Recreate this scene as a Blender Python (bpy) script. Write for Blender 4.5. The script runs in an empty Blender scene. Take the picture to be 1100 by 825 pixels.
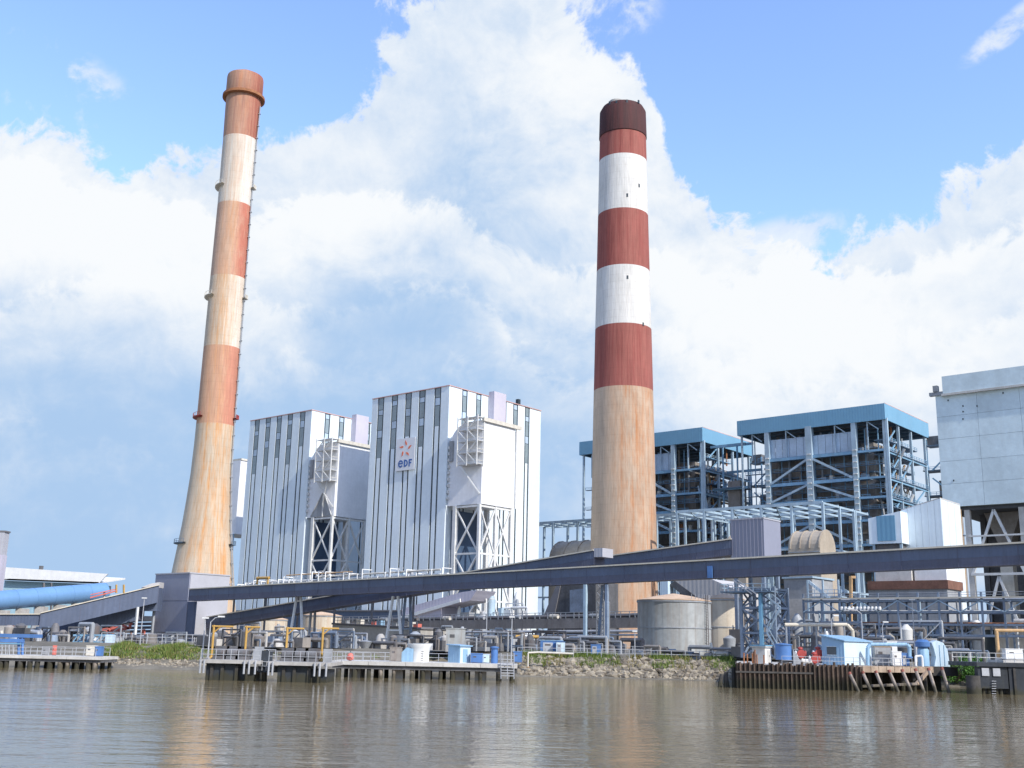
import bpy, bmesh, math, random
from math import sin, cos, pi, radians, atan, degrees, atan2, asin
from mathutils import Vector, Matrix
V = Vector
random.seed(7)
SC = bpy.context.scene
COL = SC.collection

# ------------------------------------------------------------------ camera
FPX, CX, CY = 1168.0, 550.0, 412.5          # photograph is 1100 x 825
PITCH, ROLL, CH = atan(277.5/1168), radians(1.27), 5.0
cF = V((0, cos(PITCH), sin(PITCH))); cU = V((0, -sin(PITCH), cos(PITCH))); cR = V((1, 0, 0))
right = cR*cos(ROLL) + cU*sin(ROLL); up = -cR*sin(ROLL) + cU*cos(ROLL)
cam = bpy.data.cameras.new('camera'); cam_o = bpy.data.objects.new('camera', cam); COL.objects.link(cam_o)
cam.sensor_width = 36; cam.lens = 36*FPX/1100; cam.clip_start = 0.5; cam.clip_end = 12000
cmx = Matrix.Identity(4)
for i in range(3):
    cmx[i][0] = right[i]; cmx[i][1] = up[i]; cmx[i][2] = -cF[i]
cmx.translation = V((0, 0, CH)); cam_o.matrix_world = cmx
SC.camera = cam_o

# ------------------------------------------------------------------ light
SUN_AZ, SUN_EL = radians(136), radians(39)      # clockwise from +Y
sun_dir = V((sin(SUN_AZ)*cos(SUN_EL), cos(SUN_AZ)*cos(SUN_EL), sin(SUN_EL)))
sl = bpy.data.lights.new('sun', 'SUN'); sl.energy = 4.3; sl.angle = radians(0.5); sl.color = (1, .95, .87)
so = bpy.data.objects.new('sun', sl); COL.objects.link(so)
so.rotation_euler = sun_dir.to_track_quat('Z', 'Y').to_euler()
SC.view_settings.view_transform = 'Standard'; SC.view_settings.look = 'None'
SC.view_settings.exposure = 0.12; SC.view_settings.gamma = 1
SC.cycles.use_denoising = True
SC.cycles.max_bounces = 6; SC.cycles.diffuse_bounces = 3; SC.cycles.glossy_bounces = 3
SC.cycles.transparent_max_bounces = 6

def ray(px, py):
    a = px-CX; b = CY-py
    return cR*(a*cos(ROLL)-b*sin(ROLL)) + cU*(a*sin(ROLL)+b*cos(ROLL)) + cF*FPX
def P(px, py, Y):
    v = ray(px, py); return V((0, 0, CH)) + v*(Y/v.y)
def G(px, Y, z):                       # the point at depth Y and height z seen in that column
    A = ray(px, CY); B = ray(px, CY-1)-A
    b = ((z-CH)*A.y - Y*A.z)/(Y*B.z-(z-CH)*B.y)
    v = A+B*b; return V((0, 0, CH)) + v*(Y/v.y)
def PZ(px, py, z):
    v = ray(px, py); return V((0, 0, CH)) + v*((z-CH)/v.z)
def PL(px, py, O, d):                  # pixel ray meets the vertical plane through O along d
    n = V((-d.y, d.x, 0)); v = ray(px, py)
    k = n.dot(O-V((0, 0, CH)))/n.dot(v); return V((0, 0, CH)) + v*k
def azel(px, py):
    v = ray(px, py).normalized(); return degrees(atan2(v.x, v.y)), degrees(asin(v.z))

# ------------------------------------------------------------------ world: sky with cumulus
W = bpy.data.worlds.new('World'); SC.world = W; W.use_nodes = True
nt = W.node_tree; nt.nodes.clear()
def wn(t, **k):
    n = nt.nodes.new(t)
    for a, b in k.items(): setattr(n, a, b)
    return n
def lk(a, b): nt.links.new(a, b)
def put(s, v):
    if hasattr(v, 'is_linked'): lk(v, s)
    else: s.default_value = v
def MA(op, a, b=None, c=None, clamp=False):
    n = wn('ShaderNodeMath', operation=op, use_clamp=clamp)
    for i, v in enumerate((a, b, c)):
        if v is not None: put(n.inputs[i], v)
    return n.outputs[0]
def VM(op, a, b):
    n = wn('ShaderNodeVectorMath', operation=op); put(n.inputs[0], a); put(n.inputs[1], b); return n.outputs[0]
def SM(x, lo, hi):
    n = wn('ShaderNodeMapRange', interpolation_type='SMOOTHSTEP'); put(n.inputs[0], x)
    n.inputs[1].default_value = lo; n.inputs[2].default_value = hi; return n.outputs[0]
def NZ(vec, scale, detail=6, rough=.55, dist=0.0, lac=2.0):
    n = wn('ShaderNodeTexNoise', noise_dimensions='3D'); put(n.inputs['Vector'], vec)
    n.inputs['Scale'].default_value = scale; n.inputs['Detail'].default_value = detail
    n.inputs['Roughness'].default_value = rough; n.inputs['Distortion'].default_value = dist
    n.inputs['Lacunarity'].default_value = lac
    return n.outputs['Fac']
def MIX(f, a, b):
    n = wn('ShaderNodeMix', data_type='RGBA'); put(n.inputs[0], f); put(n.inputs[6], a); put(n.inputs[7], b); return n.outputs[2]
def CURVE(x, pts, lo, hi, vlo, vhi):      # piecewise curve of x given as (x, value)
    mr = wn('ShaderNodeMapRange'); put(mr.inputs[0], x); mr.inputs[1].default_value = lo; mr.inputs[2].default_value = hi
    c = wn('ShaderNodeFloatCurve'); cu = c.mapping.curves[0]
    q = [((a-lo)/(hi-lo), (b-vlo)/(vhi-vlo)) for a, b in pts]
    cu.points[0].location = q[0]; cu.points[1].location = q[-1]
    for a in q[1:-1]: cu.points.new(*a)
    c.mapping.use_clip = False; c.mapping.update(); lk(mr.outputs[0], c.inputs['Value'])
    return MA('MULTIPLY_ADD', c.outputs[0], vhi-vlo, vlo)
sky = wn('ShaderNodeTexSky', sky_type='NISHITA'); sky.sun_disc = False
sky.sun_elevation = SUN_EL; sky.sun_rotation = SUN_AZ; sky.air_density = 1.0; sky.dust_density = .5; sky.ozone_density = 1.6
tc = wn('ShaderNodeTexCoord'); D = tc.outputs['Generated']
sep = wn('ShaderNodeSeparateXYZ'); lk(D, sep.inputs[0])
az = MA('MULTIPLY', MA('ARCTAN2', sep.outputs[0], sep.outputs[1]), 57.2958)
el = MA('MULTIPLY', MA('ARCSINE', sep.outputs[2]), 57.2958)
top_pts = [(0, 135), (60, 140), (130, 165), (215, 190), (290, 182), (345, 142), (380, 105), (435, 55), (490, 5), (560, -25), (610, 20), (665, 62), (700, 100),
           (716, 165), (742, 235), (790, 290), (850, 298), (920, 264), (990, 240), (1050, 222), (1100, 203)]
pts = sorted(azel(*q) for q in top_pts)
pts = [(-180, 24), (-90, 26), (-50, 21), (-34, 26)] + pts + [(36, 27), (60, 22), (110, 26), (180, 24)]
eltop = CURVE(az, pts, -180, 180, 0, 50)
# puffs: fine cauliflower noise on top of broad lumps
warp = wn('ShaderNodeTexNoise'); lk(D, warp.inputs['Vector']); warp.inputs['Scale'].default_value = 7; warp.inputs['Detail'].default_value = 3
Dw = VM('ADD', D, VM('MULTIPLY', VM('SUBTRACT', warp.outputs['Color'], (.5, .5, .5)), (.07, .07, .07)))
def lump(vec):
    a = NZ(vec, 8, 10, .58); b = NZ(vec, 26, 8, .62)
    b = MA('SUBTRACT', .62, MA('ABSOLUTE', MA('MULTIPLY', MA('SUBTRACT', b, .5), 3.4)))      # rounded heads with creases between
    c = MA('SUBTRACT', .55, MA('ABSOLUTE', MA('MULTIPLY', MA('SUBTRACT', NZ(vec, 62, 5, .6), .5), 3.2)))
    return MA('ADD', MA('ADD', MA('MULTIPLY', MA('SUBTRACT', a, .5), 2.6), MA('MULTIPLY', b, .36)), MA('MULTIPLY', c, .14))
off = V((.35, -.15, .75)).normalized()*.022
L0 = lump(Dw); L1 = lump(VM('ADD', Dw, tuple(off)))
dep = MA('SUBTRACT', eltop, el)                       # degrees below the cloud top
dens = MA('ADD', MA('DIVIDE', dep, 2.6), MA('MULTIPLY', L0, 2.2))
mask = SM(dens, .0, .5)
# wisps in the blue above
def blob(px, py, rx, ry, tilt=0.0):
    a0, e0 = azel(px, py); s = 20.0
    da = MA('SUBTRACT', az, a0); de = MA('SUBTRACT', MA('SUBTRACT', el, e0), MA('MULTIPLY', da, tilt))
    q = MA('ADD', MA('POWER', MA('DIVIDE', MA('ABSOLUTE', da), rx), 2.0), MA('POWER', MA('DIVIDE', MA('ABSOLUTE', de), ry), 2.0))
    return MA('SUBTRACT', 1.0, q)
wisp = MA('MAXIMUM', MA('MAXIMUM', blob(50, 86, 5.2, 2.0, -.14), blob(1085, 30, 2.6, .8, .45)), blob(830, 262, 4.2, 1.3, .2))
wisp = MA('MAXIMUM', wisp, blob(640, 8, 4.0, 2.2))
wm = SM(MA('ADD', MA('MULTIPLY', MA('MINIMUM', MA('MAXIMUM', wisp, -1.0), .35), .7), MA('MULTIPLY', L0, 2.4)), .28, 1.05)
wm = MA('MULTIPLY', wm, SM(wisp, -.25, .8))
mask = MA('MAXIMUM', mask, MA('MULTIPLY', wm, .85))
mask = MA('MAXIMUM', mask, MA('MULTIPLY', SM(dep, 1.5, 11), .97))
# shade inside the clouds
bandv = VM('MULTIPLY', D, (1, 1, 3.2))
n3 = NZ(bandv, 4.2, 5, .5); n4 = NZ(bandv, 9.0, 6, .55)
dk_az = CURVE(az, [(-180, .5), (-30, .66), (-18, .88), (-5, .84), (3, .66), (12, .42), (25, .42), (60, .5), (180, .5)], -180, 180, 0, 1)
low = SM(dep, 2.5, 15.0)
dark = MA('MULTIPLY', MA('MULTIPLY', low, dk_az), MA('ADD', .45, MA('MULTIPLY', n3, 1.15)))
dark = MA('ADD', dark, MA('MULTIPLY', MA('SUBTRACT', n4, .5), .55))
relief = MA('MULTIPLY', MA('SUBTRACT', L0, L1), .85)
dark = MA('SUBTRACT', dark, MA('MULTIPLY', relief, .5))
# white shelves with sunlit heads, as in the photograph
shelf = MA('MAXIMUM', MA('MAXIMUM', blob(430, 262, 6.0, 2.1), blob(60, 225, 6.5, 3.2)), MA('MAXIMUM', blob(620, 190, 5.5, 8.5), blob(800, 340, 7.5, 3.6, -.1)))
dark = MA('SUBTRACT', dark, MA('MULTIPLY', SM(MA('ADD', MA('MULTIPLY', MA('MAXIMUM', shelf, -1.0), .7), L0), -.5, 1.3), .42))
dark = MA('ADD', dark, MA('MULTIPLY', MA('SUBTRACT', NZ(VM('MULTIPLY', Dw, (1, 1, 2.2)), 11, 4, .5), .5), .45))
def layer(px_pts, w_, fall, amp, ll, lr):         # a nearer bank of heads: crisp bright top edge that fades downwards
    q = [(-180, ll), (-70, ll), (-36, ll)]+sorted(azel(*p) for p in px_pts)+[(38, lr), (80, lr), (180, ll)]
    dd = MA('SUBTRACT', CURVE(az, q, -180, 180, 0, 50), el)
    d_ = MA('ADD', MA('DIVIDE', dd, w_), MA('MULTIPLY', L0, 1.7))
    return MA('MULTIPLY', MA('MULTIPLY', SM(d_, -.05, .5), MA('POWER', 2.718, MA('DIVIDE', MA('MULTIPLY', MA('MAXIMUM', dd, 0.0), -1.0), fall))), amp)
lay = MA('ADD', layer([(0, 185), (40, 180), (75, 203), (110, 190), (140, 215), (180, 226), (260, 250), (310, 243), (350, 236), (400, 230), (440, 238), (490, 230), (520, 262), (600, 300), (700, 280), (770, 318), (860, 290), (960, 300), (1100, 262)], 1.6, 4.5, .50, 18, 18),
                 layer([(0, 345), (90, 332), (160, 300), (230, 322), (300, 345), (400, 312), (500, 345), (600, 410), (700, 350), (780, 392), (900, 350), (1000, 365), (1100, 340)], 2.2, 4.0, .26, 12, 12))
lay = MA('ADD', lay, layer([(0, 470), (100, 500), (250, 455), (420, 400), (600, 470), (800, 430), (1100, 420)], 2.6, 3.0, .14, 7, 7))
dark = MA('SUBTRACT', dark, lay)
dark = MA('ADD', dark, .24)
dark = MA('MULTIPLY', SM(MA('ADD', dark, .12), -.25, 1.25), 1.0)
ccol = MIX(dark, (8.7, 8.95, 9.2, 1), (3.85, 5.55, 7.95, 1))
blue = wn('ShaderNodeMix', data_type='RGBA', blend_type='MULTIPLY'); blue.inputs[0].default_value = 1
lk(sky.outputs[0], blue.inputs[6]); blue.inputs[7].default_value = (2.75, 2.85, 3.25, 1)
skyc = MIX(mask, blue.outputs[2], ccol)
bg = wn('ShaderNodeBackground'); bg.inputs['Strength'].default_value = 0.1; lk(skyc, bg.inputs['Color'])
wo = wn('ShaderNodeOutputWorld'); lk(bg.outputs[0], wo.inputs['Surface'])
W.cycles_visibility.camera = True
try: W.cycles.sampling_method = 'MANUAL'; W.cycles.sample_map_resolution = 512
except Exception: pass

# ------------------------------------------------------------------ materials
MATS = {}
def mat(name, col, rough=.65, metal=0.0, var=.16, scale=.35, streak=0.0, streakcol=(.2, .09, .04), sfreq=.9, rib=0.0, ribw=.6, ribax='X', bump=0.0, spec=.4, grime=0.0, tide=0.0):
    M = bpy.data.materials.new(name); M.use_nodes = True; t = M.node_tree; N = t.nodes; b = N['Principled BSDF']
    b.inputs['Roughness'].default_value = rough; b.inputs['Metallic'].default_value = metal
    b.inputs['Specular IOR Level'].default_value = spec
    geo = N.new('ShaderNodeNewGeometry'); mp = N.new('ShaderNodeMapping'); mp.inputs['Rotation'].default_value = (0, 0, radians(40))
    t.links.new(geo.outputs['Position'], mp.inputs[0])
    def noise(scl, vec=(1, 1, 1), det=5, rg=.6):
        m2 = N.new('ShaderNodeMapping'); m2.inputs['Scale'].default_value = vec; t.links.new(mp.outputs[0], m2.inputs[0])
        n = N.new('ShaderNodeTexNoise'); n.inputs['Scale'].default_value = scl; n.inputs['Detail'].default_value = det; n.inputs['Roughness'].default_value = rg
        t.links.new(m2.outputs[0], n.inputs['Vector']); return n.outputs['Fac']
    def rng(s, a, b_, c, d):
        r = N.new('ShaderNodeMapRange'); t.links.new(s, r.inputs[0])
        for i, v in enumerate((a, b_, c, d)): r.inputs[i+1].default_value = v
        return r.outputs[0]
    def mixc(f, a, b_, bt='MIX'):
        x = N.new('ShaderNodeMix'); x.data_type = 'RGBA'; x.blend_type = bt
        for s, v in ((x.inputs[0], f), (x.inputs[6], a), (x.inputs[7], b_)):
            if hasattr(v, 'is_linked'): t.links.new(v, s)
            else: s.default_value = v
        return x.outputs[2]
    c4 = (*col, 1)
    oi = N.new('ShaderNodeObjectInfo'); orv = rng(oi.outputs['Random'], 0, 1, 1-var*.5, 1+var*.5)
    f1 = rng(noise(scale), .3, .7, 1-var, 1+var)
    f2 = rng(noise(scale*9, det=3), .3, .7, 1-var*.5, 1+var*.5)
    mu = N.new('ShaderNodeMath'); mu.operation = 'MULTIPLY'; t.links.new(f1, mu.inputs[0]); t.links.new(f2, mu.inputs[1])
    m3 = N.new('ShaderNodeMath'); m3.operation = 'MULTIPLY'; t.links.new(mu.outputs[0], m3.inputs[0]); t.links.new(orv, m3.inputs[1])
    c = mixc(1.0, c4, m3.outputs[0], 'MULTIPLY')
    if streak > 0:
        s = rng(noise(sfreq, (1, 1, .045), 6, .65), .48, .72, 0, streak)
        c = mixc(s, c, (*streakcol, 1))
    if grime > 0:
        s = rng(noise(.16, (1, 1, .5), 6, .6), .45, .7, 0, grime); c = mixc(s, c, (col[0]*.45, col[1]*.43, col[2]*.4, 1))
    if tide > 0:      # wet, weed-covered zone between the tides
        sz = N.new('ShaderNodeSeparateXYZ'); t.links.new(geo.outputs['Position'], sz.inputs[0])
        ad = N.new('ShaderNodeMath'); ad.operation = 'ADD'; t.links.new(sz.outputs[2], ad.inputs[0]); t.links.new(rng(noise(1.1, (1, 1, .3)), .3, .7, -.5, .5), ad.inputs[1])
        c = mixc(rng(ad.outputs[0], tide*.6, tide*1.3, .85, 0), c, (.045, .042, .024, 1))
    t.links.new(c, b.inputs['Base Color'])
    h = None
    if rib > 0:
        w = N.new('ShaderNodeTexWave'); w.bands_direction = ribax; w.inputs['Scale'].default_value = 2*pi/20/ribw*1.0; w.inputs['Distortion'].default_value = 0
        t.links.new(mp.outputs[0], w.inputs['Vector']); h = w.outputs['Fac']; dist = rib
    elif bump > 0:
        h = noise(bump, det=6); dist = .06
    if h is not None:
        bp = N.new('ShaderNodeBump'); bp.inputs['Strength'].default_value = .6; bp.inputs['Distance'].default_value = dist
        t.links.new(h, bp.inputs['Height']); t.links.new(bp.outputs[0], b.inputs['Normal'])
    rr = rng(noise(scale*3), .3, .7, max(.05, rough-.12), min(1, rough+.12)); t.links.new(rr, b.inputs['Roughness'])
    MATS[name] = M; return M
K = dict
for nm, kw in dict(
    clad_white=K(col=(.71, .79, .83), rough=.45, var=.07, scale=.08, streak=.10, streakcol=(.46, .49, .52), rib=.014, ribw=1.0, spec=.5),
    clad_core=K(col=(.035, .05, .062), rough=.4, var=.1),
    louvre_dark=K(col=(.24, .30, .325), rough=.35, var=.15, scale=.3),
    clad_lilac=K(col=(.52, .49, .56), rough=.5, var=.06, scale=.1, rib=.03, ribw=1.2),
    coping_red=K(col=(.58, .36, .33), rough=.6),
    duct_white=K(col=(.76, .76, .77), rough=.5, var=.07, scale=.12, streak=.12, streakcol=(.45, .43, .42), rib=.02, ribw=2.0),
    steel_white=K(col=(.66, .66, .64), rough=.5, var=.1, scale=.5, streak=.15, streakcol=(.35, .25, .18)),
    steel_cream=K(col=(.60, .56, .48), rough=.55, var=.15, scale=.8),
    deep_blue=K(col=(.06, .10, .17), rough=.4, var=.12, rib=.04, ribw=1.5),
    steel_blue=K(col=(.20, .37, .52), rough=.5, var=.16, scale=.3, streak=.25, streakcol=(.20, .16, .14)),
    steel_pale=K(col=(.36, .47, .55), rough=.5, var=.16, scale=.3, streak=.2, streakcol=(.22, .17, .14)),
    fascia_blue=K(col=(.16, .34, .48), rough=.45, var=.06, scale=.1, rib=.03, ribw=1.0),
    sheet_blue=K(col=(.42, .52, .62), rough=.4, var=.15, scale=.2, rib=.06, ribw=2.4),
    casing_brown=K(col=(.27, .245, .22), rough=.8, var=.25, scale=.15, streak=.4, streakcol=(.12, .07, .05)),
    casing_grey=K(col=(.31, .32, .33), rough=.75, var=.2, scale=.15, streak=.3, streakcol=(.13, .08, .06)),
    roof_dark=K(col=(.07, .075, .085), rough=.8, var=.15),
    platform_grey=K(col=(.14, .20, .27), rough=.7, var=.2, scale=.4),
    rust=K(col=(.30, .13, .06), rough=.85, var=.3, scale=.5),
    amber=K(col=(.50, .32, .16), rough=.7, var=.2, scale=.5),
    gallery=K(col=(.108, .134, .198), rough=.5, var=.10, scale=.10, rib=.035, ribw=.55, streak=.3, streakcol=(.065, .07, .09), grime=.25),
    gallery_low=K(col=(.105, .112, .158), rough=.6, var=.12, scale=.2, streak=.25, streakcol=(.08, .065, .07), rib=.03, ribw=.5),
    gallery_roof=K(col=(.30, .30, .31), rough=.6, var=.1, scale=.2),
    gutter=K(col=(.62, .56, .45), rough=.6, var=.12, scale=.5),
    tower_lilac=K(col=(.255, .265, .33), rough=.5, var=.05, scale=.12, rib=.03, ribw=.7),
    tower_light=K(col=(.42, .42, .45), rough=.5, var=.06, scale=.12, rib=.03, ribw=.7),
    concrete=K(col=(.43, .41, .38), rough=.85, var=.2, scale=.25, streak=.3, streakcol=(.2, .17, .14), bump=1.2),
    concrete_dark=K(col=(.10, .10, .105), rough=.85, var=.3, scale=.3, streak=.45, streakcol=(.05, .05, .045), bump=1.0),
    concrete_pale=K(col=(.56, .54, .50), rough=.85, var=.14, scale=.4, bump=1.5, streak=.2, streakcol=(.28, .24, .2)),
    caisson=K(col=(.030, .036, .046), rough=.55, var=.35, scale=.3, streak=.3, streakcol=(.07, .075, .06), tide=.7),
    weathered_blue=K(col=(.66, .77, .80), rough=.75, var=.10, scale=.10, streak=.30, streakcol=(.46, .50, .49), sfreq=.35, grime=.22, bump=.6),
    tank_grey=K(col=(.37, .385, .38), rough=.6, metal=.0, var=.2, scale=.15, streak=.6, streakcol=(.27, .195, .14), sfreq=.8, grime=.3),
    tank_rusty=K(col=(.60, .53, .42), rough=.7, var=.12, scale=.2, streak=.75, streakcol=(.42, .24, .12), sfreq=.55),
    tank_roof=K(col=(.56, .40, .27), rough=.75, var=.2, scale=.3),
    pipe_grey=K(col=(.32, .34, .36), rough=.5, var=.2, scale=.4, streak=.2),
    pipe_dark=K(col=(.12, .12, .125), rough=.6, var=.3, scale=.4, streak=.3),
    belt_brown=K(col=(.19, .175, .165), rough=.8, var=.2, scale=.25, streak=.35, streakcol=(.11, .085, .07)),
    rack_blue=K(col=(.19, .24, .31), rough=.55, var=.25, scale=.4, streak=.25, streakcol=(.16, .10, .07)),
    galv=K(col=(.45, .46, .48), rough=.45, metal=.2, var=.15, scale=1.0),
    yellow=K(col=(.50, .30, .08), rough=.5, var=.12, scale=1.0),
    red=K(col=(.36, .055, .045), rough=.5, var=.2, scale=.6),
    red_pale=K(col=(.62, .17, .13), rough=.6, var=.2, scale=.6),
    blue_paint=K(col=(.085, .19, .42), rough=.45, var=.12, scale=.6, streak=.15, streakcol=(.1, .1, .14)),
    hut_blue=K(col=(.26, .42, .57), rough=.5, var=.07, scale=.5, rib=.03, ribw=.45),
    hut_pale=K(col=(.56, .68, .75), rough=.5, var=.06, scale=.5, rib=.03, ribw=.45),
    white_paint=K(col=(.76, .76, .74), rough=.5, var=.08, scale=.6, streak=.15, streakcol=(.4, .35, .28)),
    glass_dark=K(col=(.05, .06, .07), rough=.12, var=.2, spec=.8),
    sheetpile=K(col=(.105, .074, .055), rough=.9, var=.4, scale=.6, streak=.9, streakcol=(.022, .019, .017), sfreq=1.1, bump=3, tide=1.3),
    timber=K(col=(.40, .31, .23), rough=.9, var=.25, scale=.8, streak=.25, bump=3),
    pile_grey=K(col=(.34, .29, .25), rough=.9, var=.3, scale=.8, streak=.35, streakcol=(.10, .08, .06), bump=3, tide=1.0),
    pile_dark=K(col=(.06, .056, .052), rough=.9, var=.35, scale=.8, bump=3, tide=.9),
    tip_red=K(col=(.25, .085, .065), rough=.8, var=.2, scale=1),
    rust_dark=K(col=(.17, .085, .06), rough=.9, var=.3, scale=.5, streak=.3, streakcol=(.3, .16, .1)),
    duct_blue=K(col=(.15, .29, .50), rough=.35, var=.06, scale=.1),
    shed_teal=K(col=(.30, .45, .52), rough=.5, var=.08, scale=.1, rib=.05, ribw=1.2),
    barrel_tan=K(col=(.40, .345, .275), rough=.75, var=.14, scale=.2, streak=.35, streakcol=(.30, .22, .16)),
    roof_slate=K(col=(.17, .165, .175), rough=.8, var=.1, scale=.1),
    roof_pale=K(col=(.50, .48, .46), rough=.7, var=.1, scale=.1, rib=.04, ribw=1.0),
    logo_white=K(col=(.74, .75, .77), rough=.4, var=.03),
    logo_orange=K(col=(.78, .20, .10), rough=.4, var=.03),
    logo_blue=K(col=(.05, .13, .36), rough=.4, var=.03),
    lamp_head=K(col=(.7, .7, .68), rough=.4, var=.05),
    trunk=K(col=(.11, .085, .06), rough=.9, var=.3, scale=2),
).items(): mat(nm, **kw)

def chimney_mat(name, base, stain, paint, stain_dir, full, pale, f=.55, wear_dir=None, drip=(.3, .2, .15)):
    """concrete shaft: vertical pour streaks, rust on one side that eats into the paint of that band"""
    M = bpy.data.materials.new(name); M.use_nodes = True; t = M.node_tree; N = t.nodes; b = N['Principled BSDF']
    b.inputs['Roughness'].default_value = .8; b.inputs['Specular IOR Level'].default_value = .25
    oc = N.new('ShaderNodeTexCoord')
    def L(a, c): t.links.new(a, c)
    sp = N.new('ShaderNodeSeparateXYZ'); L(oc.outputs['Object'], sp.inputs[0])
    nv = N.new('ShaderNodeVectorMath'); nv.operation = 'NORMALIZE'
    cb = N.new('ShaderNodeCombineXYZ'); L(sp.outputs[0], cb.inputs[0]); L(sp.outputs[1], cb.inputs[1]); L(cb.outputs[0], nv.inputs[0])
    def noise(scl, zs, det=5, rg=.6):
        v = N.new('ShaderNodeVectorMath'); v.operation = 'MULTIPLY'; L(nv.outputs[0], v.inputs[0]); v.inputs[1].default_value = (1, 1, 0)
        zz = N.new('ShaderNodeMath'); zz.operation = 'MULTIPLY'; L(sp.outputs[2], zz.inputs[0]); zz.inputs[1].default_value = zs
        c2 = N.new('ShaderNodeCombineXYZ'); L(zz.outputs[0], c2.inputs[2])
        ad = N.new('ShaderNodeVectorMath'); L(v.outputs[0], ad.inputs[0]); L(c2.outputs[0], ad.inputs[1])
        n = N.new('ShaderNodeTexNoise'); L(ad.outputs[0], n.inputs['Vector']); n.inputs['Scale'].default_value = scl; n.inputs['Detail'].default_value = det; n.inputs['Roughness'].default_value = rg
        return n.outputs['Fac']
    def rng(s, a, b_, c, d):
        r = N.new('ShaderNodeMapRange'); L(s, r.inputs[0])
        for i, v in enumerate((a, b_, c, d)): r.inputs[i+1].default_value = v
        return r.outputs[0]
    def mixc(f_, a, b_, bt='MIX'):
        x = N.new('ShaderNodeMix'); x.data_type = 'RGBA'; x.blend_type = bt
        for s, v in ((x.inputs[0], f_), (x.inputs[6], a), (x.inputs[7], b_)):
            if hasattr(v, 'is_linked'): L(v, s)
            else: s.default_value = v
        return x.outputs[2]
    def mth(op, a, b_):
        x = N.new('ShaderNodeMath'); x.operation = op; x.use_clamp = True
        for s, v in ((x.inputs[0], a), (x.inputs[1], b_)):
            if hasattr(v, 'is_linked'): L(v, s)
            else: s.default_value = v
        return x.outputs[0]
    dt = N.new('ShaderNodeVectorMath'); dt.operation = 'DOT_PRODUCT'; L(nv.outputs[0], dt.inputs[0]); dt.inputs[1].default_value = (*stain_dir, 0)
    stream = noise(7.5, .0022, 8, .74); fine = noise(26, .006, 5, .68); blot = noise(3.0, .05, 5)
    side = rng(dt.outputs['Value'], .30, .92, 0, 1)
    st = mth('MULTIPLY', rng(stream, .38, .58, .1, 1), mth('ADD', side, .12))
    st = mth('MULTIPLY', st, rng(noise(4.5, .028, 6, .65), .36, .60, .25, 1))
    conc = mixc(rng(blot, .35, .7, 0, .6), (*base, 1), (*pale, 1))
    conc = mixc(mth('MULTIPLY', st, f), conc, (*stain, 1))
    conc = mixc(1.0, conc, rng(fine, .3, .7, .84, 1.12), 'MULTIPLY')
    fr = N.new('ShaderNodeMath'); fr.operation = 'FRACT'; dv = N.new('ShaderNodeMath'); dv.operation = 'DIVIDE'; L(sp.outputs[2], dv.inputs[0]); dv.inputs[1].default_value = 2.6; L(dv.outputs[0], fr.inputs[0])
    lift = mth('MULTIPLY', rng(fr.outputs[0], .0, .10, 1, 0), rng(noise(5, .3, 3), .35, .65, .1, 1)); 
    if paint is not None:
        pc = mixc(rng(stream, .38, .66, 0, .65), (*paint, 1), (*drip, 1)); pc = mixc(1.0, pc, rng(fine, .3, .7, .82, 1.14), 'MULTIPLY')
        if wear_dir:
            d2 = N.new('ShaderNodeVectorMath'); d2.operation = 'DOT_PRODUCT'; L(nv.outputs[0], d2.inputs[0]); d2.inputs[1].default_value = (*wear_dir, 0)
            sw = mth('ADD', rng(d2.outputs['Value'], .22, .85, -.1, 1), mth('MULTIPLY', rng(noise(7, .035, 7, .7), .35, .65, -.6, .6), .6))
            st2 = mth('MULTIPLY', rng(stream, .36, .6, .5, 1), sw); worn = mth('MULTIPLY', st2, (1.0-full)*1.25)
        else: worn = mth('MULTIPLY', mth('MULTIPLY', st, 1.0-full), 1.5)
        worn = mth('ADD', worn, mth('MULTIPLY', rng(blot, .55, .7, 0, 1), .25*(1-full)))
        conc = mixc(worn, pc, conc)
    conc = mixc(mth('MULTIPLY', lift, .28), conc, (base[0]*.4, base[1]*.35, base[2]*.3, 1))
    conc = mixc(1.0, conc, rng(noise(2.2, .03, 6, .65), .3, .7, .86, 1.1), 'MULTIPLY')
    L(conc, b.inputs['Base Color'])
    bp = N.new('ShaderNodeBump'); bp.inputs['Strength'].default_value = .35; bp.inputs['Distance'].default_value = .3; L(fine, bp.inputs['Height']); L(bp.outputs[0], b.inputs['Normal'])
    MATS[name] = M; return M

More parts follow.
